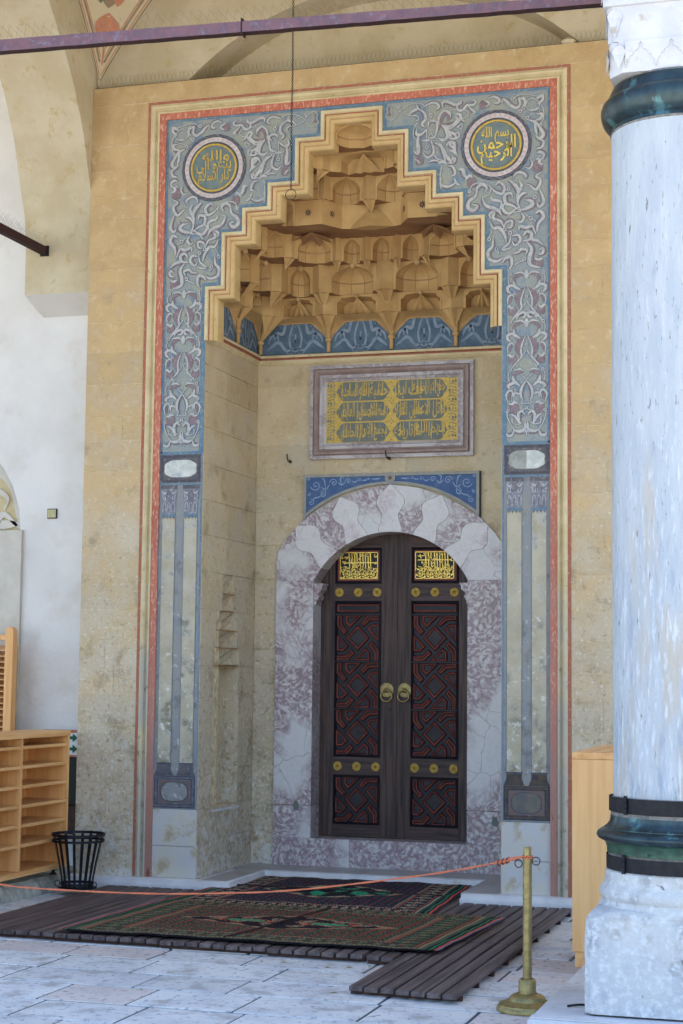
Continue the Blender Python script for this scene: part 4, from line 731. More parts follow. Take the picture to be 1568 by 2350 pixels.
# (z0, z1, half contour from the front edge to the centre, niche depth, kinds per cell on the half, central kinds)
W_ = 'wedge'
TIERS = [
 (4.80,4.965,[(1.105,.10),(1.105,.60),(1.055,.685),(1.105,.77),(1.085,.99),(1.00,1.04),(.955,1.13),(.65,1.13),(.56,1.065),(.47,1.13),(.09,1.13),(0,1.065)],.115,['star',W_,W_,'dome',W_,W_,'star',W_,W_,'star',W_],1),
 (4.965,5.20,[(.995,.10),(.995,.46),(.945,.53),(.990,.60),(.945,.82),(.86,.85),(.84,.96),(.635,1.01),(.56,.945),(.485,1.01),(.078,1.01),(0,.945)],.17,['dome',W_,W_,'dome',W_,W_,'dome',W_,W_,'dome',W_],1),
 (5.20,5.395,[(.86,.10),(.86,.34),(.825,.38),(.85,.42),(.765,.63),(.705,.645),(.69,.70),(.415,.875),(.38,.835),(.345,.89),(.165,.905),(.13,.865),(.095,.905)],.12,['dome',W_,W_,'dome',W_,W_,'dome',W_,W_,'dome',W_,W_],0),
 (5.395,5.60,[(.70,.10),(.66,.28),(.60,.40),(.36,.39),(.25,.58),(0,.68)],.17,['star','star','flat','flat','flat'],2),
 (5.60,5.795,[(.465,.10),(.465,.20),(.385,.385),(.335,.36),(.31,.44),(.055,.515),(0,.455)],.15,['flat','dome',W_,W_,'dome',W_],0),
 (5.795,5.955,[(.375,.10),(.345,.20),(.30,.20),(.265,.29),(.20,.33)],.09,['flat',W_,W_,'flat'],3),
 (5.955,6.112,[(.165,.10)],.16,[],4)]
prevc = None
for ti,(z0,z1,H,d,kinds,mode) in enumerate(TIERS):
    nodes = [(-x,y_) for x,y_ in H]; right = list(reversed(H))
    if abs(H[-1][0]) < 1e-6: right = right[1:]
    kk = list(kinds); mid = []
    if abs(H[-1][0]) > 1e-6: mid = ['shell' if mode == 4 else ('star' if mode == 3 else 'dome')]
    arcs_ = []; full = nodes+right; ks = kk+mid+list(reversed(kk)); inner = []
    for i in range(len(full)-1):
        k = ks[i]; dd = d
        arcp, P, L = niche_cell(full[i], full[i+1], z0, z1, min(dd, .62*math.dist(full[i],full[i+1])), k)
        inner += arcp if not inner else arcp[1:]; arcs_.append((arcp, k))
        if ti in (0,1) and k in ('star','dome') and L > .2: bud(P(.5,-.010,.95), .030 if ti else .022)
        if ti == 3 and k == 'flat' and i in (2,3,6,7):
            b = MB(); c = P(.5,-.003,.5)
            pts = []
            for q in range(16):
                rr_ = .036 if q%2 == 0 else .016; a_ = 2*math.pi*q/16; pts.append((.5+rr_*math.cos(a_)/L, .5+rr_*math.sin(a_)/(z1-z0)))
            b.poly(pts, lambda s_,h: P(s_,-.003,h)); b.poly([(.5+(u-.5)*.35,.5+(v-.5)*.35) for u,v in pts], lambda s_,h: P(s_,-.006,h), 1); b.build('star_rosette', ['cartlow','muqdark'], mq)
        if ti == 3 and i in (4,5): pass
    # folded brackets under the joints between the cells
    for i in range(1, len(full)-1):
        if not (ks[i-1] == W_ and ks[i] == W_): continue
        nd, pl, pr_ = full[i], full[i-1], full[i+1]; e_ = Vector(pr_)-Vector(pl); nn = Vector((-e_.y,e_.x)).normalized(); hd = .15 if ti == 0 else (.13 if ti == 1 else .085)
        ap = (nd[0]+nn.x*(.15 if ti == 0 else d*1.05), nd[1]+nn.y*(.15 if ti == 0 else d*1.05), z0-hd); b = MB()
        T0 = (*nd, z0+.002); L0 = (*pl, z0+.002); R0 = (*pr_, z0+.002); k_ = .45
        md = (nd[0]+(ap[0]-nd[0])*.22, nd[1]+(ap[1]-nd[1])*.22, z0-hd*.42); lm = tuple(L0[q]+(ap[q]-L0[q])*k_ for q in range(3)); rm = tuple(R0[q]+(ap[q]-R0[q])*k_ for q in range(3))
        for A_, Am in ((L0,lm),(R0,rm)):
            mid = tuple((T0[q]+A_[q])/2+(nn.x if q == 0 else nn.y if q == 1 else 0)*.02 for q in range(3))
            b.face([T0,mid,ap]); b.face([mid,A_,ap])
        b.build('folded_bracket','muq',mq)
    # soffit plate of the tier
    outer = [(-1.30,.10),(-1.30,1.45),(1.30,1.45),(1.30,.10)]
    b = MB(); b.poly(outer+list(reversed(inner)), lambda u,v:(u,v,z0)); b.build('tier_soffit', 'muqsoffshade', mq)
# kite-shaped fold in the middle of the big tier
z0,z1 = 5.395,5.60
b = MB(); T=(0,.658,z1-.012); Bp=(0,.52,z0-.004)
for sg in (-1,1):
    Lp=(sg*.115,.628,z0+.085); Lb=(sg*.19,.602,z0-.001); b.face([T,Lp,Bp]); b.face([Lp,Lb,Bp]); b.face([Lb,Bp,(0,.69,z0-.001)])
b.build('folded_kite', 'muq', mq)
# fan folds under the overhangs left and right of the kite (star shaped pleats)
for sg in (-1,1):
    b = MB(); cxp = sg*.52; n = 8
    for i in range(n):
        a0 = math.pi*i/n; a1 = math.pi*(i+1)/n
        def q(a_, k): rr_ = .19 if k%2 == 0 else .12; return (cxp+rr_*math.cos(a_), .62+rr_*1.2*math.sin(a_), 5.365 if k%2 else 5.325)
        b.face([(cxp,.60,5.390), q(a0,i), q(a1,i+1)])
    b.build('pleated_fan', 'muqsoffshade', mq)
# crown plate closing the last tier
b = MB(); b.box(-.6,.6,.10,.9,6.112,6.14); b.build('crown_plate', 'muq', mq)
# brackets that flare from the colonnettes into the first tier
bays = [((-NX,.08),(-NX,.69),(-1.105,.10),(-1.105,.69)),((-NX,.69),(-NX,ND),(-1.105,.69),(-1.07,1.02)),((-NX,ND),(-.56,ND),(-.93,1.13),(-.56,1.13)),((-.56,ND),(0,ND),(-.56,1.13),(0,1.13))]
bays += [((-b_[1][0],b_[1][1]),(-b_[0][0],b_[0][1]),(-b_[3][0],b_[3][1]),(-b_[2][0],b_[2][1])) for b_ in reversed(bays)]
for (w0,w1,t0,t1) in bays:
    b = MB(); rows = []; n = 16
    for j in range(6):
        k = j/5; row = []
        for i in range(n+1):
            s_ = i/n; arch = 4.600+.168*min(1, (1-abs(2*s_-1))*1.9)**.80
            wx, wy = w0[0]+(w1[0]-w0[0])*s_, w0[1]+(w1[1]-w0[1])*s_; tx, ty = t0[0]+(t1[0]-t0[0])*s_, t0[1]+(t1[1]-t0[1])*s_
            kk_ = k**1.7; row.append((wx+(tx-wx)*kk_, wy+(ty-wy)*kk_, arch+(4.803-arch)*k))
        rows.append(row)
    b.grid(rows, 0); b.build('bracket', 'muq', mq)
    b = MB(); ed = [Vector(p)+Vector(((w0[0]*-.004/NX) if abs(w0[0]-w1[0])<1e-6 else 0, -.004 if abs(w0[1]-w1[1])<1e-6 else 0, 0)) for p in rows[0]]; b.tube(ed, .006, 5); b.build('arch_roll', 'knob', mq)
b = MB(); b.face([(-NX,ND,4.803),(-1.07,1.02,4.803),(-.93,1.13,4.803)]); b.face([(-NX,ND,4.803),(-1.07,1.02,4.803),(-NX+.02,ND-.02,4.62)]); b.face([(-NX,ND,4.803),(-.93,1.13,4.803),(-NX+.02,ND-.02,4.62)]); b.face([(-1.07,1.02,4.803),(-.93,1.13,4.803),(-NX+.02,ND-.02,4.62)]); b.build('bracket', 'muq', mq)
b = MB(); b.face([(-1.07,1.02,4.803),(-.93,1.13,4.803),(-NX+.03,ND-.03,4.60)]); b.build('bracket', 'muq', mq)
b = MB(); b.face([(1.07,1.02,4.803),(.93,1.13,4.803),(NX-.03,ND-.03,4.60)]); b.build('bracket', 'muq', mq)
for x_, y_ in ((-NX+.022,.69),(-NX+.03,ND-.03),(-.56,ND-.022),(0,ND-.022),(.56,ND-.022),(NX-.03,ND-.03),(NX-.022,.69),(-NX+.02,.13)):
    b = MB(); b.lathe([(.0,0),(.016,0),(.018,.07),(.017,.085),(.028,.092),(.031,.106),(.026,.120),(.018,.128),(.026,.17),(.04,.21)], x_, y_, 8, 0, 4.505); b.build('colonnette', 'muq', mq, smooth=40)

# ================================================================== MARBLE DOORWAY
dw = thing('marble_doorway', 'pale and mauve marble door surround with wavy interlocking arch stones', 'doorway')
YD = 1.238
for s_ in (-1,1):
    for z0, z1, mm in ((.385,.655,'breccia'),(.658,2.54,'breccia')):
        b = MB(); x0, x1 = sorted((s_*.67, s_*1.003)); b.box(x0, x1, YD, 1.50, z0, z1, bev=.003); b.build('jamb_stone', mm, dw)
b = MB(); b.box(-1.003,-.33,YD-.003,1.6,.152,.385,bev=.004); b.build('threshold_stone', 'breccia', dw)
b = MB(); b.box(-.328,1.003,YD-.003,1.6,.152,.385,bev=.004); b.build('threshold_stone', 'breccia', dw)
CX, CZ, RI = 0.0, 2.198, .752
OUT = [(1.003,2.2),(1.003,2.56),(1.003,2.745),(.985,2.80),(.90,2.925),(.765,3.07),(.61,3.165),(.455,3.243),(.24,3.318),(0,3.350)]
OUT = OUT+[(-x,z) for x,z in reversed(OUT[:-1])]
def outr(a):
    dx, dz = math.cos(a), math.sin(a); best = 1.0
    for p, q in zip(OUT[:-1], OUT[1:]):
        ex, ez = q[0]-p[0], q[1]-p[1]; den = dx*ez-dz*ex
        if abs(den) < 1e-9: continue
        t = ((p[0]-CX)*ez-(p[1]-CZ)*ex)/den; u = ((p[0]-CX)*dz-(p[1]-CZ)*dx)/den
        if t > 0 and -1e-6 <= u <= 1+1e-6: best = t
    return best
AS = math.asin((2.54-CZ)/RI) if False else math.atan2(2.54-CZ, .67); NV = 11; pit = (math.pi-2*AS)/NV
PR = [(0,1.35),(.10,1.28),(.22,1.0),(.32,.80),(.40,.78),(.50,1.02),(.60,1.22),(.70,1.22),(.79,1.0),(.86,.66),(.93,.34),(1,.12)]
def hw(t):
    for (a_,v_),(c_,w_) in zip(PR[:-1],PR[1:]):
        if a_ <= t <= c_: return v_+(w_-v_)*(t-a_)/(c_-a_)
def vpt(a, t):
    r0 = RI if a > AS-.001 and a < math.pi-AS+.001 else RI; r = r0+(outr(a)-r0)*t; return (CX+r*math.cos(a), CZ+r*math.sin(a))
for i in range(NV):
    c = AS+pit*(i+.5); light = i%2 == 1
    def edge(side):
        L = []
        if (i == 0 and side < 0) or (i == NV-1 and side > 0):
            sx = 1 if i == 0 else -1
            return [(sx*.67,2.541),(sx*1.003,2.541)]
        for k in range(21):
            t = k/20; h_ = hw(t)
            if not light: h_ = 2-h_
            L.append(vpt(c+side*h_*pit/2*.985, t))
        return L
    e0, e1 = edge(-1), edge(1)
    a0 = AS if (i == 0) else c-(hw(0) if light else 2-hw(0))*pit/2; a1 = math.pi-AS if i == NV-1 else c+(hw(0) if light else 2-hw(0))*pit/2
    inn = [vpt(a0+(a1-a0)*k/6, 0) for k in range(1,6)]
    b0 = math.atan2(e0[-1][1]-CZ, e0[-1][0]-CX); b1 = math.atan2(e1[-1][1]-CZ, e1[-1][0]-CX)
    if i == 0: b0 = math.atan2(2.541-CZ, 1.003)
    if i == NV-1: b1 = math.pi-math.atan2(2.541-CZ, 1.003)
    ou = [vpt(b0+(b1-b0)*k/6, 1) for k in range(1,6)]
    poly = e0+ou+list(reversed(e1))+list(reversed(inn))
    b = MB(); b.poly(poly, lambda u,v:(u,YD+(0 if light else .0008),v)); b.grid([[(u,YD,v) for u,v in poly],[(u,1.50,v) for u,v in poly]], 0, closed=True)
    b.build('arch_stone', 'marble' if light else 'breccia', dw)
for s_ in (-1,1):
    b = MB(); pr = [(0,2.335),(.018,2.345),(.018,2.372),(.032,2.385),(.042,2.41),(.028,2.43),(.045,2.45),(.066,2.47),(.066,2.50),(.078,2.505),(.078,2.52),(0,2.52)]
    b.poly(pr, lambda u,v:(s_*(.672-u),1.27,v)); b.grid([[(s_*(.672-u),1.27,v) for u,v in pr],[(s_*(.672-u),1.42,v) for u,v in pr]], 0, closed=True); b.build('bracket_stone', 'breccia', dw)
b = MB()
for x_, z_ in ((.905,.585),(-.80,.66)):
    b.face([(x_-.022,YD-.0015,z_-.045),(x_+.02,YD-.0015,z_-.05),(x_+.03,YD-.0015,z_-.01),(x_+.012,YD-.0015,z_+.03),(x_-.016,YD-.0015,z_+.028),(x_-.028,YD-.0015,z_-.01)])
b.build('mended_patch', 'slate', dw)
# blue painted spandrel over the arch
sp = thing('painted_spandrel', 'blue painted spandrel panel with pale scrolls above the marble arch', 'panel')
arcs = []
RS = (.755**2+.272**2)/(2*.272); zcs = 3.352-RS
arcs = [(x, zcs+math.sqrt(RS*RS-x*x)) for x in [(-.755+1.51*k/36) for k in range(37)]]
f = lambda yy: (lambda u,v:(u,yy,v))
b = MB(); b.poly([(-.765,3.445),(.765,3.445),(.765,arcs[-1][1]-.01)]+list(reversed(arcs))+[(-.765,arcs[0][1]-.01)], f(1.240)); b.build('blue_ground', 'spblue', sp)
b = MB()
out_ = [(-.765,arcs[0][1]-.01)]+arcs+[(.765,arcs[-1][1]-.01),(.765,3.445),(-.765,3.445)]
def raised(mb, P, w_, y0, y1, closed=False):
    ribbon(mb, P, lambda t: w_, f(y1))
    for s_ in (-1,1):
        n = len(P); L = []
        for i in range(n):
            a = P[max(i-1,0)]; c = P[min(i+1,n-1)]; dx, dy = c[0]-a[0], c[1]-a[1]; l = math.hypot(dx,dy); L.append((P[i][0]-dy/l*w_*s_, P[i][1]+dx/l*w_*s_))
        mb.grid([[(u,y0,v) for u,v in L],[(u,y1,v) for u,v in L]], 0)
raised(b, [(x,z+.012) for x,z in arcs], .012, 1.245, 1.228); raised(b, [(-.765,3.434),(.765,3.434)], .012, 1.245, 1.2275); raised(b, [(-.754,3.07),(-.754,3.445)], .012, 1.245, 1.2270); raised(b, [(.754,3.07),(.754,3.445)], .012, 1.245, 1.2270)
disc(b, (0,3.405), .046, f(1.224), 0, 24, .026); disc(b, (0,3.405), .026, f(1.2262), 0, 20); b.build('frame', 'spframe', sp)
b = MB(); disc(b, (0,3.405), .018, f(1.222), 0, 8); b.build('rosette', 'pink', sp)
b = MB(); b.box(.766,.776,1.228,1.262,3.06,3.446); b.build('painted_shadow_strip', 'black', sp)  # black strip painting in the shadow along the panel's right edge
b = MB()
def spiral(mb, cx_, cz_, r, a0, turns, wd, sx):
    P = [(cx_+sx*(r*(1-k/30*.85))*math.cos(a0+turns*2*math.pi*k/30), cz_+(r*(1-k/30*.85))*math.sin(a0+turns*2*math.pi*k/30)) for k in range(31)]
    ribbon(mb, P, lambda t: wd*.5, f(1.2365)); disc(mb, P[-1], wd*.9, f(1.2363), 0, 8)
for s_ in (-1,1):
    spiral(b, s_*.66, 3.355, .046, 3.4, 1.3, .008, -s_); spiral(b, s_*.50, 3.375, .035, 0, 1.3, .007, s_); spiral(b, s_*.37, 3.385, .026, 0, 1.2, .006, s_); spiral(b, s_*.70, 3.21, .028, 1.5, 1.2, .006, s_)
    spiral(b, s_*.725, 3.41, .014, 2, 1.1, .005, s_); spiral(b, s_*.27, 3.392, .018, 0, 1.1, .005, s_); spiral(b, s_*.19, 3.40, .012, 0, 1.1, .0045, s_); spiral(b, s_*.72, 3.28, .018, 2, 1.1, .005, s_)
    for P in ([(.615,3.34),(.57,3.32),(.535,3.36)],[(.57,3.32),(.575,3.27),(.60,3.26),(.61,3.29),(.58,3.33)],[(.57,3.31),(.62,3.26),(.67,3.245),(.68,3.225)],[(.46,3.38),(.43,3.355),(.395,3.38)],[(.34,3.385),(.31,3.375),(.285,3.39)],[(.25,3.39),(.22,3.39),(.2,3.40)],[(.17,3.40),(.12,3.398),(.09,3.405)],[(.43,3.36),(.44,3.41),(.41,3.42)],[(.57,3.33),(.585,3.40),(.61,3.415)]):
        ribbon(b, [(s_*x,z) for x,z in catmull(P,5)], lambda t:.0042*(.4+math.sin(math.pi*t)), f(1.2368))
b.build('scroll', 'spscroll', sp, kind='stuff')

# ================================================================== INSCRIPTION PLAQUE
pq = thing('inscription_plaque', 'marble framed plaque with gold calligraphy in six cartouches above the doorway', 'plaque')
rect = [(-.715,3.577),(-.715,4.383),(.715,4.383),(.715,3.577)]
prof = [(0,1.262,0),(0,1.222,0),(.030,1.220,0),(.032,1.236,1),(.040,1.236,1),(.043,1.214,1),(.060,1.212,1),(.076,1.226,1),(.082,1.238,1),(.088,1.238,0),(.091,1.224,0),(.118,1.224,0),(.126,1.236,0),(.150,1.250,0),(.155,1.250,0)]
prof = [(o*.94,y_,m_) for o,y_,m_ in prof]
sweep(rect, prof, ['plaq','plaqd'], 'marble_frame', pq, closed=True)
b = MB(); b.face([(-.58,1.249,3.70),(.58,1.249,3.70),(.58,1.249,4.26),(-.58,1.249,4.26)]); b.build('gold_ground', 'gold', pq)
txt = {(0,0):'حسبة لله دار الساجدين',(1,0):'جامع الابرار خسرو بك بنا',(0,1):'باسط الاحسان نصر العابدين',(1,1):'قاتل الاعدا معين للغزاة',(0,2):'مجمع الابرار دار الحامدين',(1,2):'الهم الله لنا تاريخه'}
G = MB(); T_ = MB(); Hh = .0835
for c in (0,1):
    for r in range(3):
        x0, x1 = (-.487,-.012) if c == 0 else (.012,.487); zc_ = 4.242-.0875-r*.1765; xm = (x0+x1)/2; w2 = (x1-x0)/2
        half = [(w2,0),(w2-.012,.022),(w2-.032,.048),(w2-.040,.066),(w2-.062,.080),(w2-.085,Hh-.002)]
        q = half+[(-x,z) for x,z in reversed(half)]+[(-x,-z) for x,z in half[1:]]+[(x,-z) for x,z in reversed(half[1:])]
        G.poly([(xm+x,zc_+z) for x,z in q], f(1.2462))
        words = txt[(c,r)].split(' '); k = len(words)//2+len(words)%2
        a_, bb_ = ' '.join(words[:k]), ' '.join(words[k:])
        put_text(T_, a_, xm-.035, x1-.018, zc_-.072, zc_+.078, f(1.2430), .012); put_text(T_, bb_, x0+.018, xm+.022, zc_-.076, zc_+.074, f(1.2427), .012)
        for t in range(7):
            xx = x0+.05+t*.062+.02*math.sin(t*3+r); ribbon(T_, [(xx,zc_-.05+.01*(t%2)),(xx+.004,zc_+.072)], lambda t_:.0036, f(1.2432))
        for t in range(4): disc(T_, (x0+.09+t*.1, zc_+.045*(1 if t%2 else -.9)), .0055, f(1.2434), 0, 6)
# dark arabesque cut-outs in the gilded borders
for s_ in (-1,1):
    for r in range(7):
        zz = 3.752+r*.0765
        for dx in (.505,.535,.558):
            k = .011 if (r+int(dx*100))%2 else .007; G.face([f(1.2466)(s_*dx-k,zz),f(1.2466)(s_*dx,zz-k*1.5),f(1.2466)(s_*dx+k,zz),f(1.2466)(s_*dx,zz+k*1.5)])
        for dz in (.025,.05): 
            ribbon(G, [(s_*.50,zz+dz),(s_*.52,zz+dz+.012),(s_*.56,zz+dz-.004)], lambda t:.003, f(1.2467))
for r in range(4):
    zz = 4.242-r*.1765
    for dx,dz in ((0,-.02),(0,.02),(-.018,0),(.018,0)):
        if 3.72 < zz+dz < 4.235: k = .006; G.face([f(1.2466)(dx-k,zz+dz),f(1.2466)(dx,zz+dz-k*1.4),f(1.2466)(dx+k,zz+dz),f(1.2466)(dx,zz+dz+k*1.4)])
G.build('cartouche_ground', 'slate', pq, kind='stuff'); T_.build('calligraphy', 'gold', pq, kind='stuff')
for x_, z_, lab in ((-.90,3.583,'small black iron hook on the ochre wall left of the plaque'),(-.012,3.585,'small black iron hook under the bottom edge of the plaque')):
    h_ = thing('iron_hook', lab, 'hook', 'iron hooks over the doorway', loc=(x_,1.26,z_)); y0 = -.045 if x_ > -.5 else 0
    b = MB(); b.tube([(0,.01,-.005),(.0,-.03+y0,-.012),(-.004,-.05+y0,-.012),(-.010,-.055+y0,.015),(-.012,-.05+y0,.045)], .006, 6); b.lathe([(.0,0),(.013,.0),(.012,.02),(.0,.022)], .005, -.02+y0, 8, 0, -.026); b.build('hook', 'iron', h_)
    b = MB(); b.tube([(0,.012,-.018),(.004,-.02+y0,-.02)], .009, 6); b.build('stem', 'iron', h_)

# ================================================================== DOUBLE DOOR
door = thing('double_door', 'dark oak double door with red outlined lattice panels and gilded bosses', 'door')
YL = 1.46
CELLS = [[(1240,625),(1365,755),(1240,885),(1115,755)],[(1100,507),(1275,507),(1145,635),(1100,580)],[(1275,590),(1350,505),(1478,505),(1478,555),(1375,557),(1305,622)],[(1478,605),(1478,795),(1352,657),(1400,607)],
 [(1000,507),(1050,507),(1055,610),(1112,680),(1080,712),(1000,622)],[(1000,720),(1125,845),(1070,900),(1000,897)],[(1000,953),(1100,953),(1165,890),(1197,925),(1120,1003),(1000,1003)],[(1195,1003),(1325,870),(1370,915),(1370,1003)],[(1400,795),(1478,880),(1478,1003),(1430,1003),(1430,915),(1365,832)]]
def cellmesh(P):
    b = MB(); P = [((x-1240)/490*.378, -(y_-755)/498*.382) for x,y_ in P]
    rings = [(P,0.0,0),(inset(P,-.007),-.0,1),(inset(P,-.006),-.012,1)]
    a = [(inset(P,-.008),.012,1),(inset(P,-.007),-.004,1),(inset(P,-.0045),-.006,1),(inset(P,-.002),.004,0),(P,-.004,0),(inset(P,.003),-.010,0),(inset(P,.0125),-.004,0),(inset(P,.014),.004,1),(inset(P,.017),.001,2),(inset(P,.022),-.001,2)]
    b.grid([[(u,yy,v) for u,v in q] for q,yy,_ in a], lambda i,j: a[i+1][2] if a[i][2]==a[i+1][2] or a[i][2]!=0 else a[i+1][2], closed=True)
    b.poly(a[-1][0], lambda u,v:(u,-.001,v), 2)
    me_o = b.build('lattice_piece', ['dred','ddark','dfield']); me = me_o.data; bpy.data.objects.remove(me_o); return me
cm = [cellmesh(P) for P in CELLS]
# profiled grooves of the lattice straps: parallel beads around every piece
ros = MB()
prof = [(.0365,.002),(.0365,-.004),(.030,-.010),(.022,-.008),(.016,-.012),(.008,-.010),(.006,-.004),(.003,-.003)]
rows = []
for r_, y_ in prof: rows.append([(r_*(1+.07*abs(math.sin(6*2*math.pi*i/72)))*math.cos(2*math.pi*i/72), y_-(.002*math.sin(24*math.pi*i/72+r_*300)), r_*(1+.07*abs(math.sin(6*2*math.pi*i/72)))*math.sin(2*math.pi*i/72)) for i in range(72)])
ros.grid(rows, 0, closed=True); ros.face(rows[-1], 1); ro = ros.build('rosette', ['gold','iron']); rosme = ro.data; bpy.data.objects.remove(ro)
FRP = [(0,.002),(0,-.006),(.008,-.012),(.012,-.004),(.018,-.008),(.022,.006)]
for s_ in (-1,1):
    lab = 'left door leaf' if s_ < 0 else 'right door leaf with keyhole slot'
    X = lambda u: s_*u
    bx = lambda mb,u0,u1,z0,z1,y0=YL,y1=YL+.06,mi=0,bev=0: mb.box(min(s_*u0,s_*u1),max(s_*u0,s_*u1),y0,y1,z0,z1,mi,bev)
    lf = MB(); bx(lf,.004,.69,.388,3.0,YL+.02,YL+.07); leaf = lf.build('door_leaf', 'ddark', door, label=lab)
    for (u0,u1,z0,z1,m_) in ((.004,.131,.388,3.0,'dwood'),(.545,.70,.388,3.0,'dwood'),(.1315,.5445,.388,.492,'dwoodh'),(.1315,.5445,.905,1.058,'dwoodh'),(.1315,.5445,2.378,2.528,'dwoodh'),(.1315,.5445,2.832,3.0,'dwoodh')):
        b = MB(); bx(b,u0,u1,z0,z1,YL,YL+.055,0,.002); b.build('stile' if m_ == 'dwood' else 'rail', m_, leaf)
    for z0, z1 in ((.494,.903),(1.060,2.376),(2.53,2.83)):
        rc = [(s_*.133,z0),(s_*.133,z1),(s_*.543,z1),(s_*.543,z0)]
        if s_ < 0: rc = [(-.543,z0),(-.543,z1),(-.133,z1),(-.133,z0)]
        sweep(rc, [(o,YL+y_,0) for o,y_ in FRP], ['ddark'], 'panel_bead', leaf, closed=True)
    for zc_ in (.698,1.262,1.662,2.064):
        b = MB(); bx(b,.140,.536,zc_-.197,zc_+.197,YL+.012,YL+.03); b.build('panel_ground', 'ddark', leaf)
        for me in cm:
            o = link('lattice_piece', me, leaf); o.location = (s_*.338, YL+.006, zc_)
    for zc_ in (1.462,1.863,2.262): b = MB(); bx(b,.142,.534,zc_-.010,zc_+.010,YL-.012,YL+.02,0,.003); b.build('panel_bar', 'ddark', leaf)
    b = MB(); rc = [(min(s_*.152,s_*.524),2.285),(min(s_*.152,s_*.524),2.352),(max(s_*.152,s_*.524),2.352),(max(s_*.152,s_*.524),2.285)]
    sweep(rc, [(0,YL+.012,1),(0,YL-.002,1),(.003,YL-.004,0),(.013,YL+.003,0),(.015,YL+.010,1),(.034,YL+.010,1)], ['dred','ddark'], 'slot_panel', leaf, closed=True)
    for z_ in (2.452,.978):
        for u in (.170,.338,.506): o = link('rosette', rosme, leaf); o.location = (s_*u, YL, z_); o.rotation_euler = (0,u*7,0)
    # calligraphic gold tablet
    b = MB(); bx(b,.150,.526,2.548,2.812,YL+.002,YL+.02); b.build('tablet_frame', 'dred', leaf)
    b = MB(); bx(b,.164,.502,2.566,2.796,YL-.002,YL+.01); b.build('tablet_ground', 'black', leaf)
    b = MB(); f2 = lambda yy: (lambda u,v:(s_*.333+u,yy,v)); F = f2(YL-.0052)
    for P in (((-.166,2.569),(.166,2.569)),((-.166,2.793),(.166,2.793)),((-.166,2.569),(-.166,2.793)),((.166,2.569),(.166,2.793))): ribbon(b, list(P), lambda t:.0035, F)
    r5 = random.Random(5 if s_ < 0 else 8)
    for k in range(9): 
        u = -.085+k*.024+(.012 if s_ > 0 else 0)+r5.uniform(-.003,.003); ribbon(b, catmull([(u-.004,2.786),(u,2.70),(u+.003,2.63+r5.uniform(-.01,.02))],3), lambda t:.0046*(1.15-.4*t), F)
    ribbon(b, [(-.145,2.705+(.02 if s_ > 0 else 0)),(.150,2.705+(.02 if s_ > 0 else 0))], lambda t:.004, f2(YL-.0050))
    for k in range(13):
        u = -.150+k*.024; z_ = 2.595+.012*math.sin(k*2.1+s_)
        ribbon(b, catmull([(u-.016,z_+.03),(u-.012,z_),(u+.006,z_-.010),(u+.022,z_+.006),(u+.018,z_+.03)],4), lambda t:.0052*(.35+math.sin(math.pi*t)), F)
        ribbon(b, catmull([(u-.01,z_+.052),(u+.008,z_+.038),(u+.02,z_+.055),(u+.008,z_+.07)],4), lambda t:.0042*(.35+math.sin(math.pi*t)), F)
    for k in range(30):
        u, z_ = r5.uniform(-.155,.155), r5.uniform(2.645,2.78); a = r5.uniform(0,6.28); rad = r5.uniform(.008,.016)
        ribbon(b, [(u+rad*(1-q/9*.7)*math.cos(a+q*.6), z_+rad*(1-q/9*.7)*math.sin(a+q*.6)) for q in range(9)], lambda t:.0028*(.5+math.sin(math.pi*t)), F)
    b.build('gold_script', 'brightgold', leaf, kind='stuff')
    # ring handle
    hx, hz = s_*.078, 1.625
    b = MB(); n = 66; rws = [[((.058*k*(1+.06*abs(math.sin(5.5*2*math.pi*i/n))))*math.cos(2*math.pi*i/n)+hx, YL+y_, (.058*k*(1+.06*abs(math.sin(5.5*2*math.pi*i/n))))*math.sin(2*math.pi*i/n)+hz) for i in range(n)] for k,y_ in ((1,0),(1,-.004),(.92,-.006),(.4,-.007),(.3,-.012),(.12,-.020))]
    b.grid(rws, 0, closed=True); b.face(rws[-1], 0)
    for r_ in (.048,.036,.024):
        for i in range(int(r_*520)):
            a = 2*math.pi*i/int(r_*520)+r_*40; disc(b, (hx+r_*math.cos(a), hz+r_*math.sin(a)), .0036, f(YL-.0078), 1, 6)
    b.build('handle_plate', ['brass','black'], leaf)
    b = MB(); b.torus((hx-.004*s_,YL-.030,hz-.048), .048, .0065, n=36, k=8); b.tube([(hx,YL,hz+.002),(hx,YL-.03,hz+.004),(hx,YL-.036,hz-.006)], .007, 6); b.build('ring_handle', 'brass', leaf, smooth=50)
    if s_ > 0:
        b = MB(); b.box(.052,.064,YL-.003,YL,.655,.775); b.poly([(.135,1.50),(.155,1.535),(.152,1.552),(.135,1.545),(.118,1.552),(.115,1.535)], f(YL-.003)); b.build('keyhole_plate', 'ddark', leaf)
    else:
        b = MB(); b.poly([(-.045,1.445),(-.028,1.462),(-.045,1.479),(-.062,1.462)], f(YL-.003)); b.build('lock_cover', 'ddark', leaf)
b = MB(); b.box(-.012,.010,YL-.008,YL+.01,.388,2.97,bev=.002); b.build('meeting_strip', 'dwood', door)
b = MB(); b.box(-.9,.9,YL+.08,YL+.1,.2,3.1); b.build('backing_board', 'black', door)

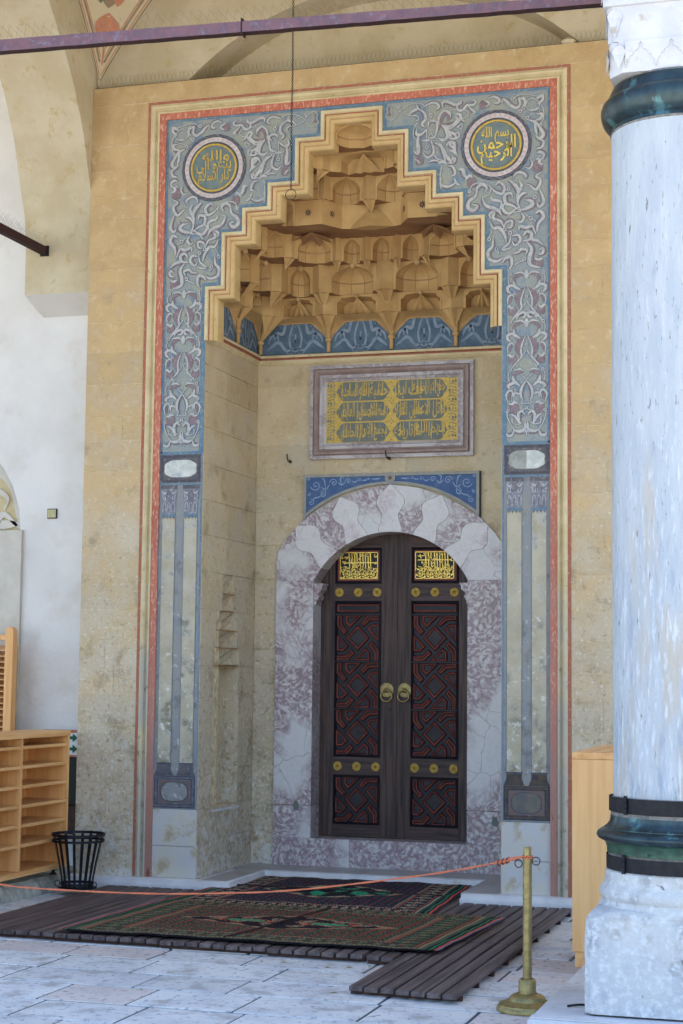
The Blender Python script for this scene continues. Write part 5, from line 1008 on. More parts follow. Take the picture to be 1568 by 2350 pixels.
# ================================================================== LEDGE AND THRESHOLD PLATFORM
lg = thing('stone_ledge', 'pale stone step with rounded edge along the foot of the portal', 'step')
LP = [(-2.26,-.085),(-.885,-.085),(-.905,.80),(.885,.80),(.92,-.085),(2.26,-.085)]
prf = [(0,.10,0),(0,.115,0),(.010,.128,0),(.012,.146,0),(.024,.155,0),(.05,.1555,0)]
sweep(LP, [(o,z,0) for o,z,_ in [(0,.02,0)]+prf], ['ledge'], 'step_edge', lg, f=lambda u,v,z:(u,v,z), rt=-1, smooth=40)
for (x0,x1,y0,y1) in ((-2.26,-1.62,-.04,.02),(-1.618,-1.15,-.04,.02),(-1.148,-.93,-.04,.85),(-1.206,-.93,.852,1.25),(-.93,-.1,.85,1.25),(-.098,.92,.85,1.25),(.918,1.206,-.04,1.25),(1.208,1.72,-.04,.02),(1.722,2.26,-.04,.02)):
    b = MB(); b.box(x0+.001,x1-.001,y0,y1,.03,.1565,bev=.002); b.build('slab', 'ledgetop' if (y1 > .5) else 'ledge', lg)
b = MB(); b.box(-1.206,-.93,.018,.80,.02,.152); b.box(.93,1.206,.018,.80,.02,.152); b.build('step_core', 'ledge', lg)

# ================================================================== RAISED FLOOR AT LEFT
sf = thing('stone_curb', 'rough stone edge of the raised floor under the pine shoe rack', 'curb')
rc_ = random.Random(4); y_ = .43
while y_ > -3.6:
    l = rc_.uniform(.5,.8); b = MB(); 
    n = 8; rows = []
    for i in range(n+1):
        yy = y_-(l-.01)*i/n; e = rc_.uniform(-.012,.012)
        rows.append([(-2.29+e+.014,yy,.0),(-2.29+e,yy,.07),(-2.30+rc_.uniform(-.01,.01),yy,.135),(-2.335+rc_.uniform(-.008,.01),yy,.163+rc_.uniform(-.004,.004)),(-2.62,yy,.165)])
    b.grid(rows, 0); b.build('curb_stone', 'curb', sf); y_ -= l
b = MB(); b.box(-5.2,-2.6,-3.6,.45,0,.163); b.build('raised_floor', 'sofa', kind='structure')
b = MB(); b.box(2.9,5.2,-3.2,.45,0,.163); b.build('raised_floor', 'sofa', kind='structure')

# ================================================================== SHOE RACKS
def rack(name, x1, y0, y1, z0, z1, comps, rows, label, cat, depth=.36, group=None):
    t = thing(name, label, cat, group, loc=(x1-depth/2,(y0+y1)/2,z0)); ox, oy, oz = t.location
    B = lambda mb,a0,a1,b0,b1,c0,c1,bev=.002: mb.box(a0-ox,a1-ox,b0-oy,b1-oy,c0-oz,c1-oz,0,bev)
    x0 = x1-depth; th = .028
    b = MB(); B(b,x0,x1+.004,y0-.006,y1+.006,z1-.042,z1); b.build('top_board','pineh',t)
    b = MB(); B(b,x0,x0+.01,y0+.002,y1-.002,z0+.03,z1-.043); b.build('back_board','pine',t)
    for yy in (y0,y1-th): b = MB(); B(b,x0,x1,yy,yy+th,z0+.02,z1-.043); b.build('side_panel','pine',t)
    W = (y1-y0-th)/comps
    for k in range(1,comps): b = MB(); B(b,x0+.01,x1-.002,y0+k*W,y0+k*W+th,z0+.062,z1-.043); b.build('divider','pine',t)
    b = MB(); B(b,x0,x1-.001,y0+th+.001,y1-th-.001,z0+.02,z0+.06); b.build('bottom_board','pineh',t)
    hs = [.175+.146*k for k in range(rows-1)]
    for k in range(comps):
        for h_ in hs:
            b = MB(); B(b,x0+.011,x1-.006-random.uniform(0,.006),y0+k*W+th+.001,y0+(k+1)*W-.001,z0+.06+h_,z0+.06+h_+.024); b.build('shelf','pineh',t)
    for k in (0.02,.5,.97):
        b = MB(); yy = y0+(y1-y0)*k; B(b,x0+.05,x1-.06,yy-.02,yy+.02,z0-.002,z0+.022); b.lathe([(.0,-.0),(.028,0),(.026,.012),(.012,.02),(.012,.03)], x1-.08-ox, yy-oy, 10, 0, z0-.036-oz); b.build('foot','iron',t)
    return t
rack('shoe_rack', -2.245, -2.50, -.12, .20, 1.288, 3, 7, 'open pine shoe rack with rows of shelves beside the black basket', 'shoe rack')
rk = thing('slatted_rack', 'tall pine rack with closely spaced slats and a rounded post behind the shoe rack', 'rack', loc=(-3.3,.3,.165))
b = MB(); P = [(-.035,0),(.035,0),(.035,1.90)]+[(.035*math.cos(R(t)),1.912+.035*math.sin(R(t))) for t in range(0,181,20)]+[(-.035,1.90)]
b.poly(P, lambda u,v:(.345+u,-.14,v)); b.poly(P, lambda u,v:(.345+u,-.06,v)); b.grid([[(.345+u,-.14,v) for u,v in P],[(.345+u,-.06,v) for u,v in P]],0,closed=True); b.build('post','pine',rk)
b = MB(); b.box(-.4,.31,-.12,-.08,1.84,1.885,bev=.003); b.build('rail','pineh',rk)
for k in range(33):
    b = MB(); z_ = .2+k*.0485
    b.grid([[(-.4,-.13,z_),(.335,-.13,z_)],[(-.4,-.13,z_+.007),(.335,-.13,z_+.007)],[(-.4,.05,z_+.045),(.335,.05,z_+.045)],[(-.4,.05,z_+.038),(.335,.05,z_+.038)]],0,closed=False); b.face([(-.4,-.13,z_),(.335,-.13,z_),(.335,.05,z_+.038),(-.4,.05,z_+.038)]); b.build('slat','pineh',rk)
cb = thing('pine_cabinet', 'pale pine end panel of a shoe cabinet standing behind the marble column', 'cabinet', loc=(2.45,-2.3,FZ))
b = MB(); b.box(-.275,.35,-.30,-.272,.135,1.235,0,.002); b.build('end_panel','pinelight',cb)
b = MB(); b.box(-.275,.35,-.302,.9,1.2365,1.275,0,.002); b.build('top_board','pineh',cb)
b = MB(); b.box(-.262,.34,-.29,.88,.045,.1335,0,.002); b.build('plinth_board','pineh',cb)
b = MB(); b.box(.33,.35,-.27,.88,.136,1.235); b.build('back_board','pine',cb)
b = MB(); b.box(-.27,.33,.872,.9,.136,1.235); b.build('end_panel','pine',cb)
for k in range(7): b = MB(); b.box(-.268,.328,-.27,.87,.15+k*.155,.172+k*.155); b.build('shelf','pineh',cb)
for x_,yy in ((-.22,-.26),(.28,-.26),(-.22,.84),(.28,.84)): b = MB(); b.lathe([(0,0),(.032,0),(.030,.01),(.014,.024),(.014,.046)], x_, yy, 12, 0, 0); b.build('foot','blackpaint',cb)

# notice stand glimpsed between rack and portal
ns = thing('notice_stand', 'dark stand with a red edged white notice and green arrows squeezed behind the shoe rack', 'stand', loc=(-2.52,.34,.165))
b = MB(); b.box(-.17,.17,0,.03,.90,1.10,0,.003); b.build('notice_board','whitesign',ns)
b = MB(); b.box(-.175,.175,-.004,.0,1.085,1.11); b.box(-.175,.175,-.004,0,.89,.905); b.build('notice_edge','red',ns)
b = MB(); b.box(-.165,.155,-.02,.04,.50,.885,0,.004); b.build('display_case','black',ns)
b = MB(); b.box(-.15,.14,-.01,.04,.26,.495,0,.004); b.build('lower_box','deckend',ns)
b = MB(); F = lambda u,v:(u,-.006,v)
for zc_, fl_ in ((1.045,1),(.955,-1)): b.poly([(.02,zc_-.012),(.08,zc_-.012),(.08,zc_-.034),(.125,zc_),(.08,zc_+.034),(.08,zc_+.012),(.02,zc_+.012)], F)
b.build('green_arrow','greensign',ns)
b = MB(); b.box(-.15,-.12,0,.03,0,.26); b.box(.11,.14,0,.03,0,.26); b.build('leg','iron',ns)

# wire basket
bk_ = thing('waste_basket', 'black iron strap waste basket on the floor left of the portal', 'waste basket', loc=(-2.035,-.36,.095))
H_, RT, RB = .405, .200, .118
for k in range(18):
    a = 2*math.pi*k/18+.1; b = MB(); da = .011; rows = []
    for i in range(7):
        t = i/6; r_ = RB+(RT-RB)*(t**1.15); w_ = (.0095+.002*t)/r_
        rows.append([(r_*math.cos(a-w_),r_*math.sin(a-w_),.012+H_*t),(r_*math.cos(a+w_),r_*math.sin(a+w_),.012+H_*t),((r_-.003)*math.cos(a+w_),(r_-.003)*math.sin(a+w_),.012+H_*t),((r_-.003)*math.cos(a-w_),(r_-.003)*math.sin(a-w_),.012+H_*t)])
    b.grid(rows,0,closed=True); b.build('strap','blackpaint',bk_)
for r_,z_,h_ in ((.202,.395,.020),(.199,.35,.018),(.124,.02,.02)):
    b = MB(); b.lathe([(r_,0),(r_+.004,0),(r_+.004,h_),(r_,h_),(r_,0)],0,0,36,0,z_); b.build('hoop','blackpaint',bk_)
b = MB(); b.lathe([(0,0),(.15,0),(.15,.008),(.10,.016),(0,.016)],0,0,32,0,-.004); b.build('base_plate','blackpaint',bk_)
for s_ in (-1,1): b = MB(); b.torus((s_*.155,-.03,.03),.022,.004,n=16,k=6); b.build('foot_ring','blackpaint',bk_)

# ================================================================== DUCKBOARDS
def duckboard(x0, x1, yf0, yf1, yb, label, n=None):
    t = thing('duckboard', label, 'duckboard', 'dark slatted walkway boards in front of the portal', loc=(x0,yf0,FZ))
    pitch = .094; n = n or max(3, round((x1-x0)/pitch)); pitch = (x1-x0)/n; rd = random.Random(int(x0*100))
    for k in range(n):
        a = x0+k*pitch+.008; c = x0+(k+1)*pitch-.008; s0 = (k+.5)/n; yf = yf0+(yf1-yf0)*s0+rd.uniform(-.008,.008); yb_ = yb+rd.uniform(-.012,.006)
        b = MB(); dz = rd.uniform(-.0015,.0015); b.box(a-x0,c-x0,yf-yf0,yb_-yf0,.024+dz,.052+dz,0,.004); b.build('slat','deck',t)
    L = yb-max(yf0,yf1); m_ = max(3,int(L/.42))
    for k in range(m_+1):
        yy = max(yf0,yf1)+.03+(L-.1)*k/m_; b = MB(); b.box(.004,x1-x0-.004,yy-yf0-.0,yy-yf0+.035,.0,.0235); b.build('batten','deckend',t)
    return t
duckboard(-1.90,-1.16,-2.50,-2.52,-.10,'leftmost slatted walkway board reaching the ledge beside the basket')
duckboard(-1.155,-.42,-2.53,-2.56,-.10,'slatted walkway board under the left end of the front rug')
duckboard(-.415,.30,-2.57,-2.60,.78,'slatted walkway board under the middle of both rugs')
duckboard(.305,.93,-2.61,-2.65,.72,'slatted walkway board under the right part of the rugs')
duckboard(.95,1.13,-2.66,-2.68,-.10,'narrow slatted strip between the rugs and the right walkway board',2)
rb = duckboard(1.14,1.76,-3.64,-3.73,-1.93,'front right slatted walkway board jutting toward the brass post')
rb2 = duckboard(1.14,1.76,-1.91,-1.91,-.11,'back right slatted walkway board reaching the right foot of the portal')
rb3 = duckboard(1.765,2.15,-1.5,-1.5,-.11,'short slatted board partly behind the pine cabinet at right',4) if False else None

# ================================================================== RUGS
def rug(name, corners, z, seed, dark, label):
    """woven pattern carried by a fine grid of real faces coloured by a procedural pattern attribute"""
    A,B_,C_,D_ = [Vector((*c,0)) for c in corners]; nu, nv = 230, 150; me = bpy.data.meshes.new(name); V = []; F = []; cols = []
    rd = random.Random(seed)
    for j in range(nv+1):
        for i in range(nu+1):
            u, v = i/nu, j/nv; p = (A*(1-u)+B_*u)*(1-v)+(D_*(1-u)+C_*u)*v
            zz = z+.003*math.sin(u*23+v*7+seed)*math.sin(v*17+seed*2)+.0025*math.sin(u*61+v*5)*.6
            e = min(u,1-u,v,1-v); zz += .002*min(1,e*40)
            e2 = min(v,1-v); px = .004*math.sin(u*40+seed)*max(0,1-e2*25)
            V.append((p.x, p.y+px+.006*math.sin(u*9+seed)*max(0,1-e2*8), zz))
    if dark: BG=srgb(34,36,54); G1=srgb(40,96,78); R1=srgb(140,56,72); T1=srgb(168,156,128); BR=srgb(44,42,52)
    else: BG=srgb(66,58,50); G1=srgb(86,124,90); R1=srgb(166,64,60); T1=srgb(150,130,102); BR=srgb(70,62,54)
    BRT = srgb(56,160,118); OR = srgb(190,104,80); NV = srgb(34,26,34)
    def hsh(a,b): return (math.sin(a*127.1+b*311.7+seed)*43758.5453)%1
    for j in range(nv):
        for i in range(nu):
            u, v = (i+.5)/nu*2.4, (j+.5)/nv*1.55; a, c = min(u,2.4-u), min(v,1.55-v); e = min(a*.62,c); n_ = hsh(i,j)
            cx_, cy_ = (i//2), (j//2)
            if e < .012: col = NV
            elif e < .035: col = G1 if (cx_+cy_)%2 else BG
            elif e < .05: col = T1 if (i%3) else BG
            elif e < .20:
                k = a if a*.62 < c else c; run = v if a*.62 < c else u; mth = (run/.10)%1; m2 = ((e-.05)/.15)
                dd = abs(mth-.5)*2+abs(m2-.5)*1.8; col = (T1 if dark else G1) if .25 < dd < .75 and n_ > .3 else (R1 if dd <= .25 else BR)
                if m2 > .88 or m2 < .1: col = OR if (i+j)%2 else BG
            elif e < .215: col = T1 if (i+j)%3 else BG
            else:
                X_, Y_ = (u-1.2)/.98, (v-.775)/.56; d_ = abs(X_)*.72+abs(Y_)
                if d_ < .52+.04*math.sin(X_*26):
                    ff = math.sin(X_*15)*math.sin(Y_*9+math.cos(X_*12)); col = NV
                    if dark: col = BRT if (ff > .25 and n_ > .25) else (G1 if ff > .0 and n_ > .4 else NV)
                    else:
                        r_ = math.hypot((abs(X_)-.30)*1.6,(Y_)*2.6); col = BRT if r_ < .22 and n_ > .12 else (OR if .26 < r_ < .34 and n_ > .3 else (T1 if abs(ff) > .62 and n_ > .4 else NV))
                elif d_ < .57: col = T1 if n_ > .3 else OR
                else:
                    q = ((u/.085)%1, (v/.06+.5*(int(u/.085)%2))%1); dq = abs(q[0]-.5)+abs(q[1]-.5); col = R1 if dq < .30 and n_ > .15 else BG
                    if .60 < dq < .74 and n_ > .3: col = G1
            k_ = .82+.36*n_; cols.append((col[0]*k_, col[1]*k_, col[2]*k_, 1))
            b0 = j*(nu+1)+i; F.append((b0,b0+1,b0+nu+2,b0+nu+1))
    nb = len(V)
    # hanging edge thickness
    edge = [j*(nu+1) for j in range(nv,-1,-1)]+list(range(1,nu+1))+[nu+(nu+1)*j for j in range(1,nv+1)]+[nv*(nu+1)+i for i in range(nu-1,-1,-1)]
    for k in edge: V.append((V[k][0],V[k][1],V[k][2]-.009))
    for k in range(len(edge)-1): F.append((edge[k],edge[k+1],nb+k+1,nb+k)); cols.append((*NV,1))
    me.from_pydata(V,[],F); at = me.color_attributes.new('weave','FLOAT_COLOR','CORNER'); buf = []
    for p, col in zip(me.polygons, cols):
        for _ in p.loop_indices: buf.extend(col)
    at.data.foreach_set('color', buf)
    m = bpy.data.materials.new(name+'_weave'); m.use_nodes = True; t = m.node_tree; ca = t.nodes.new('ShaderNodeVertexColor'); ca.layer_name = 'weave'; bs_ = t.nodes['Principled BSDF']
    t.links.new(ca.outputs[0], bs_.inputs['Base Color']); bs_.inputs['Roughness'].default_value = .85; bs_.inputs['Specular IOR Level'].default_value = .15
    nz = t.nodes.new('ShaderNodeTexNoise'); nz.inputs['Scale'].default_value = 220; bp = t.nodes.new('ShaderNodeBump'); bp.inputs['Distance'].default_value = .003; t.links.new(nz.outputs[0], bp.inputs['Height']); t.links.new(bp.outputs[0], bs_.inputs['Normal'])
    me.materials.append(m); r_ = thing(name, label, 'rug'); link('woven_field', me, r_)
    for side,(p,q) in enumerate(((A,D_),(B_,C_))):
        s_ = -1 if side == 0 else 1
        for k,cm_ in enumerate((mat('stripe_green',srgb(30,120,84),rough=.9),mat('stripe_black',srgb(26,24,36),rough=.9),mat('stripe_red',srgb(206,84,62),rough=.9),mat('stripe_lilac',srgb(120,116,140) if not dark else srgb(60,40,56),rough=.9))):
            b = MB(); o0 = .004+k*.017; rows = []
            for i in range(41):
                t_ = i/40; c = p*(1-t_)+q*t_; wv = .004*math.sin(t_*19+side)+.003*math.sin(t_*47)
                rows.append([(c.x+s_*(o0+wv),c.y,z+.002+.001*math.sin(t_*30)),(c.x+s_*(o0+.016+wv),c.y,z+.0015)])
            b.grid(rows,0); b.build('stripe',[cm_],r_)
    return r_
rug('back_rug', [(-1.02,-1.02),(.86,-1.02),(.72,1.16),(-.90,1.02)], .112, 3, True, 'dark navy rug with green flowers running into the entrance niche')
rug('front_rug', [(-1.08,-2.50),(1.28,-2.49),(1.37,-.94),(-1.02,-.90)], .117, 5, False, 'brown green patterned rug with striped ends lying in front on the slats')
b = MB(); P = [(-.02,-2.47),(.04,-2.2),(.10,-1.7),(.17,-1.2),(.2,-.95)]; b.tube([(x,y,.124) for x,y in catmull(P,5)], .006, 6); tag(b.build('rug_fold', mat('fold',srgb(60,44,44),rough=.9), bpy.data.objects['front_rug']))
b = MB(); b.tube([(-.93,.10,.118),(-.3,.08,.122),(.3,.06,.121),(.76,.04,.118)], .006, 6); b.build('rug_fold', bpy.data.materials['fold'], bpy.data.objects['back_rug'])

# ================================================================== COLUMN AT RIGHT
CX_, CY_ = 2.94, -3.79
def make_column(label):
    t = thing('marble_column', label, 'column', loc=(CX_,CY_,FZ)); Zs = FZ
    b = MB(); n = 72; rows = []; rd = random.Random(2)
    for k in range(60):
        z = 1.16+(4.60-1.16)*k/59; r0 = .352-.002*(k/59); rows.append([((r0+.0016*math.sin(i*.35+k*.2)*math.sin(k*.31+i*.1))*math.cos(2*math.pi*i/n),(r0+.0016*math.sin(i*.35+k*.2))*math.sin(2*math.pi*i/n),z-Zs) for i in range(n)])
    b.grid(rows,0,closed=True); b.build('shaft','colm',t,smooth=True)
    b = MB(); b.lathe([(.350,4.575),(.356,4.582),(.352,4.60),(.374,4.615),(.392,4.640),(.402,4.672),(.404,4.700),(.396,4.727),(.380,4.745),(.366,4.752),(.362,4.775),(.350,4.800),(.345,4.812)],0,0,72,0,-Zs); b.build('bronze_collar','bronze',t,smooth=50)
    b = MB(); b.lathe([(.349,4.566),(.3535,4.572),(.352,4.584)],0,0,72,0,-Zs); b.lathe([(.345,4.803),(.338,4.824),(.2,4.826)],0,0,72,0,-Zs); b.build('lead_joint','lead',t)
    b = MB(); b.lathe([(.366,1.155),(.374,1.158),(.374,1.085),(.366,1.082)],0,0,72,0,-Zs); b.build('iron_strap','iron',t,smooth=40)
    b = MB(); b.lathe([(.386,.868),(.388,.870),(.388,.802),(.386,.80)],0,0,72,0,-Zs); b.build('iron_strap','iron',t,smooth=40)
    b = MB(); b.lathe([(.352,1.16),(.362,1.15),(.364,1.08),(.366,1.062)],0,0,72,0,-Zs); b.lathe([(.372,.885),(.378,.87),(.378,.80)],0,0,72,0,-Zs); b.build('lead_joint','lead',t)
    b = MB(); b.lathe([(.366,1.064),(.368,1.045),(.372,1.03),(.386,1.012),(.398,1.004),(.398,1.0),(.414,.994),(.432,.980),(.437,.965),(.430,.950),(.412,.940)],0,0,72,0,-Zs); b.build('bronze_torus','bronze',t,smooth=50)
    b = MB(); b.lathe([(.412,.941),(.400,.936),(.392,.925),(.386,.905),(.385,.890),(.384,.880)],0,0,72,0,-Zs); b.build('bronze_scotia','bronzeg',t,smooth=50)
    for a in (R(228),R(48)):
        for z0,r_ in ((1.12,.382),(.835,.396)):
            b = MB(); x_, y__ = r_*math.cos(a), r_*math.sin(a); b.lathe([(0,-.042),(.010,-.042),(.011,-.016),(.010,-.014),(.0115,-.012),(.0115,.012),(.010,.014),(.011,.016),(.011,.040),(.008,.050),(0,.052)],x_,y__,10,0,z0-Zs); b.build('hinge_pin','blackpaint',t,smooth=40)
    b = MB(); b.lathe([(.378,.80),(.392,.792),(.394,.775),(.397,.745),(.402,.728),(.416,.712),(.424,.690),(.420,.668),(.410,.655),(.413,.645),(.424,.632),(.427,.618),(.43,.60)],0,0,72,0,-Zs); b.build('base_moulding','basem',t,smooth=40)
    b = MB(); rd = random.Random(9)
    def ring(h, hw_, ch, z):
        P = [];
        for (sx,sy) in ((1,-1),(1,1),(-1,1),(-1,-1)):
            if sx*sy < 0: q = [(sx*(hw_-ch),sy*hw_),(sx*hw_,sy*(hw_-ch))]
            else: q = [(sx*hw_,sy*(hw_-ch)),(sx*(hw_-ch),sy*hw_)]
            P += q
        o = []
        for i in range(8):
            a_, c_ = P[i], P[(i+1)%8]
            for k in range(4): o.append((a_[0]+(c_[0]-a_[0])*k/4+rd.uniform(-.004,.004), a_[1]+(c_[1]-a_[1])*k/4+rd.uniform(-.004,.004), z-Zs+rd.uniform(-.002,.002)))
        return o
    rows = [ring(0,.405,.15,.628),ring(0,.422,.09,.612),ring(0,.430,.05,.59),ring(0,.434,.04,.56),ring(0,.437,.045,.50),ring(0,.440,.035,.44),ring(0,.440,.03,.35),ring(0,.439,.03,.26),ring(0,.437,.03,.19),ring(0,.434,.03,.138)]
    b.grid(rows,0,closed=True); b.face(rows[0]); b.build('base_block','basem',t,smooth=40)
    b = MB(); P = [(-.02,.42),(-.01,.38),(.0,.34),(.012,.29),(.016,.24),(.030,.20),(.038,.17),(.035,.15)]; ribbon(b, P, lambda t_:.0025, lambda u,v:(u+.05,-.4435,v-Zs)); b.build('crack','lead',t)
    # capital
    cp = thing('column_capital', label.replace('column','capital of the column') if False else label, 'capital') if False else None
    def sq(hw_, ch, z):
        return [(hw_-ch,-hw_,z),(hw_,-hw_+ch,z),(hw_,hw_-ch,z),(hw_-ch,hw_,z),(-hw_+ch,hw_,z),(-hw_,hw_-ch,z),(-hw_,-hw_+ch,z),(-hw_+ch,-hw_,z)]
    b = MB(); L = [(.322,.075,4.822),(.325,.060,4.985),(.3255,.035,4.987),(.330,.030,5.168),(.345,.012,5.171),(.350,.010,5.315),(.352,.010,5.56),(.41,.010,5.60),(.41,.010,5.70)]
    rows = [[(x,y,z-Zs) for x,y,z in sq(*q)] for q in L]; b.grid(rows,0,closed=True); b.face(list(reversed(rows[0]))); b.face(rows[-1]); b.build('capital_block','capm',t)
    b = MB()
    for a in range(4):
        ca, sa = math.cos(a*math.pi/2), math.sin(a*math.pi/2)
        Q = lambda u, d, z: (u*ca+d*sa, u*sa-d*ca, z-Zs)
        for k in range(3):      # ogee arches cut as a raised apron on each face
            c = -.155+k*.155; pr = [(-.076,4.845),(-.072,4.875),(-.058,4.892),(-.054,4.905),(-.040,4.912),(-.036,4.925),(-.018,4.936),(-.009,4.945),(-.011,4.962),(0,4.975)]
            P = pr+[(-u,z) for u,z in reversed(pr[:-1])]
            b.poly([(c+u,z) for u,z in P]+[(c+.0775,4.845),(c+.0775,4.983),(c-.0775,4.983),(c-.0775,4.845)], lambda u,v: Q(u,.3325,v))
            b.grid([[Q(c+u,.3325,z) for u,z in P],[Q(c+u,.322,z) for u,z in P]],0)
        b.face([Q(-.2325,.3325,4.983),Q(.2325,.3325,4.983),Q(.2325,.32,4.985),Q(-.2325,.32,4.985)])
        for sx in (-1,1):   # corner stalactites: faceted pointed leaves
            for (u0,z0,z1,w_) in ((.265,4.835,4.965,.036),(.285,4.995,5.155,.04),(.325,5.18,5.31,.02)):
                d_ = .338 if z0 < 5.17 else .356
                p0 = Q(sx*u0,d_,z0); pts = [Q(sx*(u0-w_),d_-.006,z1-.035),Q(sx*(u0-w_*.6),d_-.004,z1-.01),Q(sx*u0,d_-.002,z1),Q(sx*(u0+w_*.6),d_-.004,z1-.01),Q(sx*(u0+w_),d_-.006,z1-.035)]
                c_ = Q(sx*u0,d_-.016,z1-.05)
                for i in range(4): b.face([pts[i],pts[i+1],c_])
                b.face([p0,pts[0],c_]); b.face([p0,pts[-1],c_])
    b.build('capital_carving','capm',t)
    for sx,sy in ((-1,-1),(1,-1)):
        b = MB(); b.lathe([(0,-.03),(.022,-.022),(.03,0),(.026,.02),(0,.026)],sx*.288,sy*.300,10,0,4.962-Zs); b.build('stone_bud','capm',t,smooth=50)
    b = MB(); b.box(-.6,.6,-.62,.9,5.66-Zs,8.6-Zs); b.build('impost','vault',t)
    return t
c1 = make_column('weathered grey marble column with bronze collar at the right edge')
c2 = dup(c1, (-2.56,CY_,FZ), label='matching marble column outside the picture at left')
# stylobate slab under the column
st = thing('column_plinth', 'low pale stone slab under the marble column', 'plinth', loc=(3.0,-3.6,FZ))
b = MB(); b.box(-.745,1.4,-.78,.9,-.02,.088,0,.012); b.build('slab','ledge',st)
b = MB(); b.box(-.735,1.4,-.775,-.70,.089,.0935); b.build('rim','ledge',st)
ic = thing('iron_clamp', 'short rusty iron clamp sunk in the slab beside the column base', 'clamp', loc=(2.49,-3.93,.13))
b = MB(); b.tube([(-.10,-.11,.004),(-.05,-.09,.010),(-.02,-.06,.006)], .006, 6); b.build('bar','iron',ic); b = MB(); b.tube([(-.03,.10,.004),(.0,.17,.022),(.045,.22,.012)], [.009,.012,.008], 6); b.build('spike','iron',ic)

# ================================================================== IRON TIES, SPIKES, CHAIN
tr = thing('iron_tie', 'purple primed iron tie bar crossing the top of the picture', 'tie bar')
b = MB(); rows = []; rd = random.Random(6); n = 70; rows2 = []
for i in range(n+1):
    t_ = i/n; x_ = -2.3+(2.64+2.3)*t_; z_ = 5.470-.152*max(0,(x_+1.04)/3.6) - (.0 if x_ > -1.04 else -.01*(-1.04-x_)); h_ = .040-.014*t_+rd.uniform(-.0015,.0015); w_ = .030
    zc_ = 5.440-.098*max(0,(x_+1.04)/3.6)
    rows.append([(x_,CY_-w_,zc_-h_),(x_,CY_-w_,zc_+h_*.95),(x_,CY_-w_+.006,zc_+h_),(x_,CY_+w_,zc_+h_),(x_,CY_+w_,zc_-h_)])
b.grid(rows, lambda i,j: 1 if j == 4 else 0, closed=True); b.build('bar',['rodp','rodd'],tr)
b = MB(); b.box(.50,.508,CY_-.033,CY_+.033,5.352,5.448); b.build('joint_band','rodd',tr)
b = MB(); b.tube([(2.575,CY_-.06,5.50),(2.575,CY_-.06,5.36)], .022, 8); b.torus((2.56,CY_-.02,5.365),.028,.012,ax=(1,0,0),ay=(0,0,1),n=16,k=6); b.tube([(2.595,CY_-.33,5.34),(2.595,CY_-.33,5.24)], .018, 8); b.build('eye_bolt','iron',tr)
def spikes(pts, name_parent, h=.10, sp=.03, seed=1, lean=(0,-.3,0), r=.0009, name='bird_spikes'):
    rd = random.Random(seed); b = MB()
    for p in pts:
        for s_ in (-1,1):
            q = (p[0]+s_*h*.55+lean[0]*h+rd.uniform(-.006,.006), p[1]+lean[1]*h+rd.uniform(-.01,.01), p[2]+h*rd.uniform(.8,1.05))
            b.tube([p,q], r, 3, caps=False)
    return b.build(name, 'wire', name_parent, kind='stuff', fix=False)
spikes([(-2.2+.055*k, CY_, 5.475-.098*max(0,(-2.2+.055*k+1.04)/3.6)-.014*k/50) for k in range(84)], tr, .11, seed=2, lean=(-.35,0,0))
t2 = thing('iron_tie', 'dark red iron tie bar running from the left edge into the arch foot', 'tie bar')
zb = 5.245
b = MB(); b.box(-2.72,-2.67,-3.7,.13,zb-.035,zb+.032); b.build('bar','rodd',t2)
b = MB(); b.box(-2.73,-2.655,.085,.105,zb-.045,zb+.042); b.build('end_plate','iron',t2)
rd = random.Random(3); b = MB()
for k in range(60):
    y_ = .08-.03*k
    for s_ in (-1,1): b.tube([(-2.695,y_,zb+.03),(-2.695+s_*.03,y_+s_*.03+rd.uniform(-.008,.008),zb+.03+.10*rd.uniform(.8,1.05))], .0009, 3, caps=False)
b.build('bird_spikes','wire',t2,kind='stuff',fix=False)
bs_ = thing('bird_spikes', 'row of thin wire bird spikes along the top edge of the portal', 'bird spikes')
b = MB(); rd = random.Random(8)
for k in range(118):
    x_ = -2.2+.037*k; tall = 1.0 if x_ < 1.2 or x_ > 1.75 else .9
    for s_ in (-1,1):
        b.tube([(x_,.03,6.56),(x_+s_*.030,.03+rd.uniform(-.02,.02),6.56+.105*rd.uniform(.85,1.05)*tall)], .0010, 3, caps=False)
b.build('wire', 'wire', bs_, kind='stuff', fix=False)
b = MB(); b.box(-2.22,2.22,.01,.05,6.56,6.565); b.build('base_strip','iron',bs_)
b = MB(); rows=[]
lp = thing('plaster_lump', 'small broken plaster lump on the top edge of the portal at right', 'plaster')
b.lathe([(0,-.02),(.05,-.01),(.06,.01),(.03,.035),(0,.04)],1.72,.02,9,0,6.57); b.build('lump','vault',lp)
ch = thing('hanging_chain', 'thin dark chain with an open ring hanging in front of the muqarnas', 'chain', loc=(.086,-1.7,5.035))
b = MB(); z_ = .04; k = 0
while z_ < 3.4:
    b.torus((.0015*math.sin(z_*9),0,z_), .0065, .0022, ax=(1,0,0) if k%2 else (0,1,0), ay=(0,0,1.6), n=8, k=4); z_ += .0125; k += 1
b.build('chain_links','iron',ch,kind='stuff',fix=False)
b = MB(); b.torus((0,0,0), .038, .0025, n=28, k=6); b.build('ring','iron',ch)

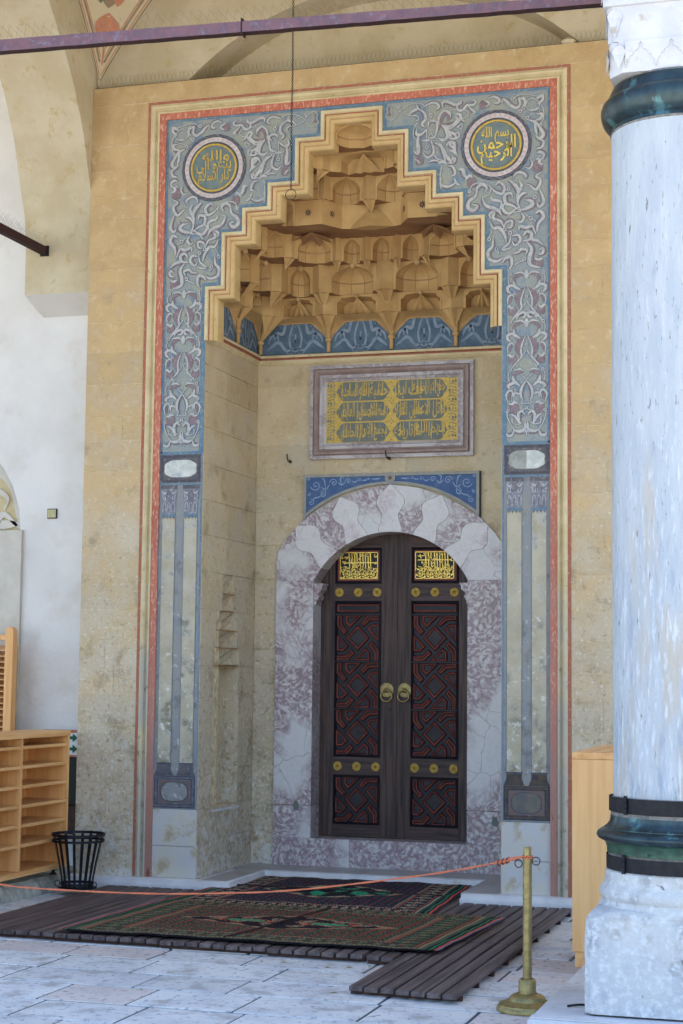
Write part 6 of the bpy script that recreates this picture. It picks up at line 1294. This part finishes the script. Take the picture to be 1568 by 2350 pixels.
# ================================================================== BRASS POST AND CORD
def post(x_, y_, label):
    t = thing('brass_post', label, 'post', loc=(x_,y_,FZ))
    b = MB(); b.lathe([(0,0),(.158,.0),(.160,.010),(.156,.020),(.150,.024),(.148,.034),(.120,.046),(.098,.052),(.092,.068),(.076,.080),(.060,.086),(.05,.088)],0,0,48,0,0); b.build('base','brass',t,smooth=45)
    b = MB(); b.lathe([(.046,.080),(.0455,.15),(.040,.158),(.032,.162)],0,0,32,0,0); b.build('socket','brass',t,smooth=45)
    b = MB(); b.lathe([(.0235,.16),(.0235,.775),(.0215,.776),(.0205,.826),(.018,.830),(0,.830)],0,0,24,0,0); b.build('pole','brass',t,smooth=45)
    for s_ in (-1,1):
        b = MB(); b.torus((s_*.046,-.002,.752+.008*s_), .020, .0028, ax=(1,.15*s_,0), ay=(0,0,1), n=20, k=5); b.build('side_ring','iron',t)
    return t
p1 = post(2.13,-3.73,'brass rope post standing on the paving in front of the right jamb')
p2 = dup(p1, (-1.75,-3.73,FZ), label='second brass rope post outside the picture at left')
cd_ = thing('barrier_cord', 'orange cord tied to the brass post and sagging across the entrance', 'cord')
RP = [(-1.75,.80),(-1.55,.70),(-1.25,.605),(-.907,.542),(-.552,.529),(.003,.533),(.47,.557),(.858,.591),(1.348,.664),(1.746,.734),(2.036,.800),(2.10,.818)]
for s_ in (0,1):
    C2 = catmull(RP,6)
    b = MB(); n = len(C2); b.tube([(x_, -3.73-.028*(x_>2)+ .0022*math.cos(i*1.1+s_*math.pi), z_+.0022*math.sin(i*1.1+s_*math.pi)) for i,(x_,z_) in enumerate(C2)], .0036, 6); b.build('strand','cord',cd_)
b = MB()
for dz in (.0,.008): b.torus((2.13,-3.73,.815+dz), .0275, .0042, ax=(1,0,0), ay=(0,1,0), n=24, k=6)
for q in range(5): b.torus((1.99+.012*q,-3.745,.785+.004*q), .011, .0045, ax=(0,1,.3*q-.4), ay=(0,0,1), n=12, k=5)
b.tube([(1.97,-3.742,.792),(2.05,-3.75,.815),(2.13,-3.762,.825)], .004, 6); b.build('knot','cord',cd_)
b = MB()
for q in range(3): b.torus((1.985+.022*q,-3.748,.787+.006*q), .0145, .0026, ax=(.4,1,.2*q), ay=(0,0,1), n=12, k=5)
b.build('dark_twine','cordd',cd_)

# small litter that the photograph shows along the boards
rd = random.Random(12); lv = MB()
for x_, y_ in ((.35,-2.80),(.62,-2.84),(-.30,-2.78),(.9,-2.82),(.05,-3.9),(1.0,-2.74),(-.9,-2.70),(.78,-2.86),(1.05,-3.62),(.48,-2.78)):
    a = rd.uniform(0,3); l = rd.uniform(.014,.030); c_, s_ = math.cos(a), math.sin(a)
    q = [(-l,0,.003),(0,-l*.4,.008),(l,0,.004),(0,l*.4,.009)]
    lv.face([(x_+u*c_-v*s_, y_+u*s_+v*c_, FZ+w_) for u,v,w_ in q])
tag(lv.build('dry_leaves', mat('dry_leaf', srgb(196,176,130), srgb(150,124,84), 30, rough=.8), kind='stuff'), 'scattered dry yellow leaf scraps on the paving along the slatted boards', 'leaves')
b = MB(); ribbon(b, catmull([(.58,1.075),(.575,1.045),(.60,1.035),(.615,1.06),(.625,1.035),(.65,1.05),(.645,1.085)],5), lambda t:.0022, lambda u,v:(-NX-.1275,u,v)); b.build('pencil_scribble', 'graff', sn)
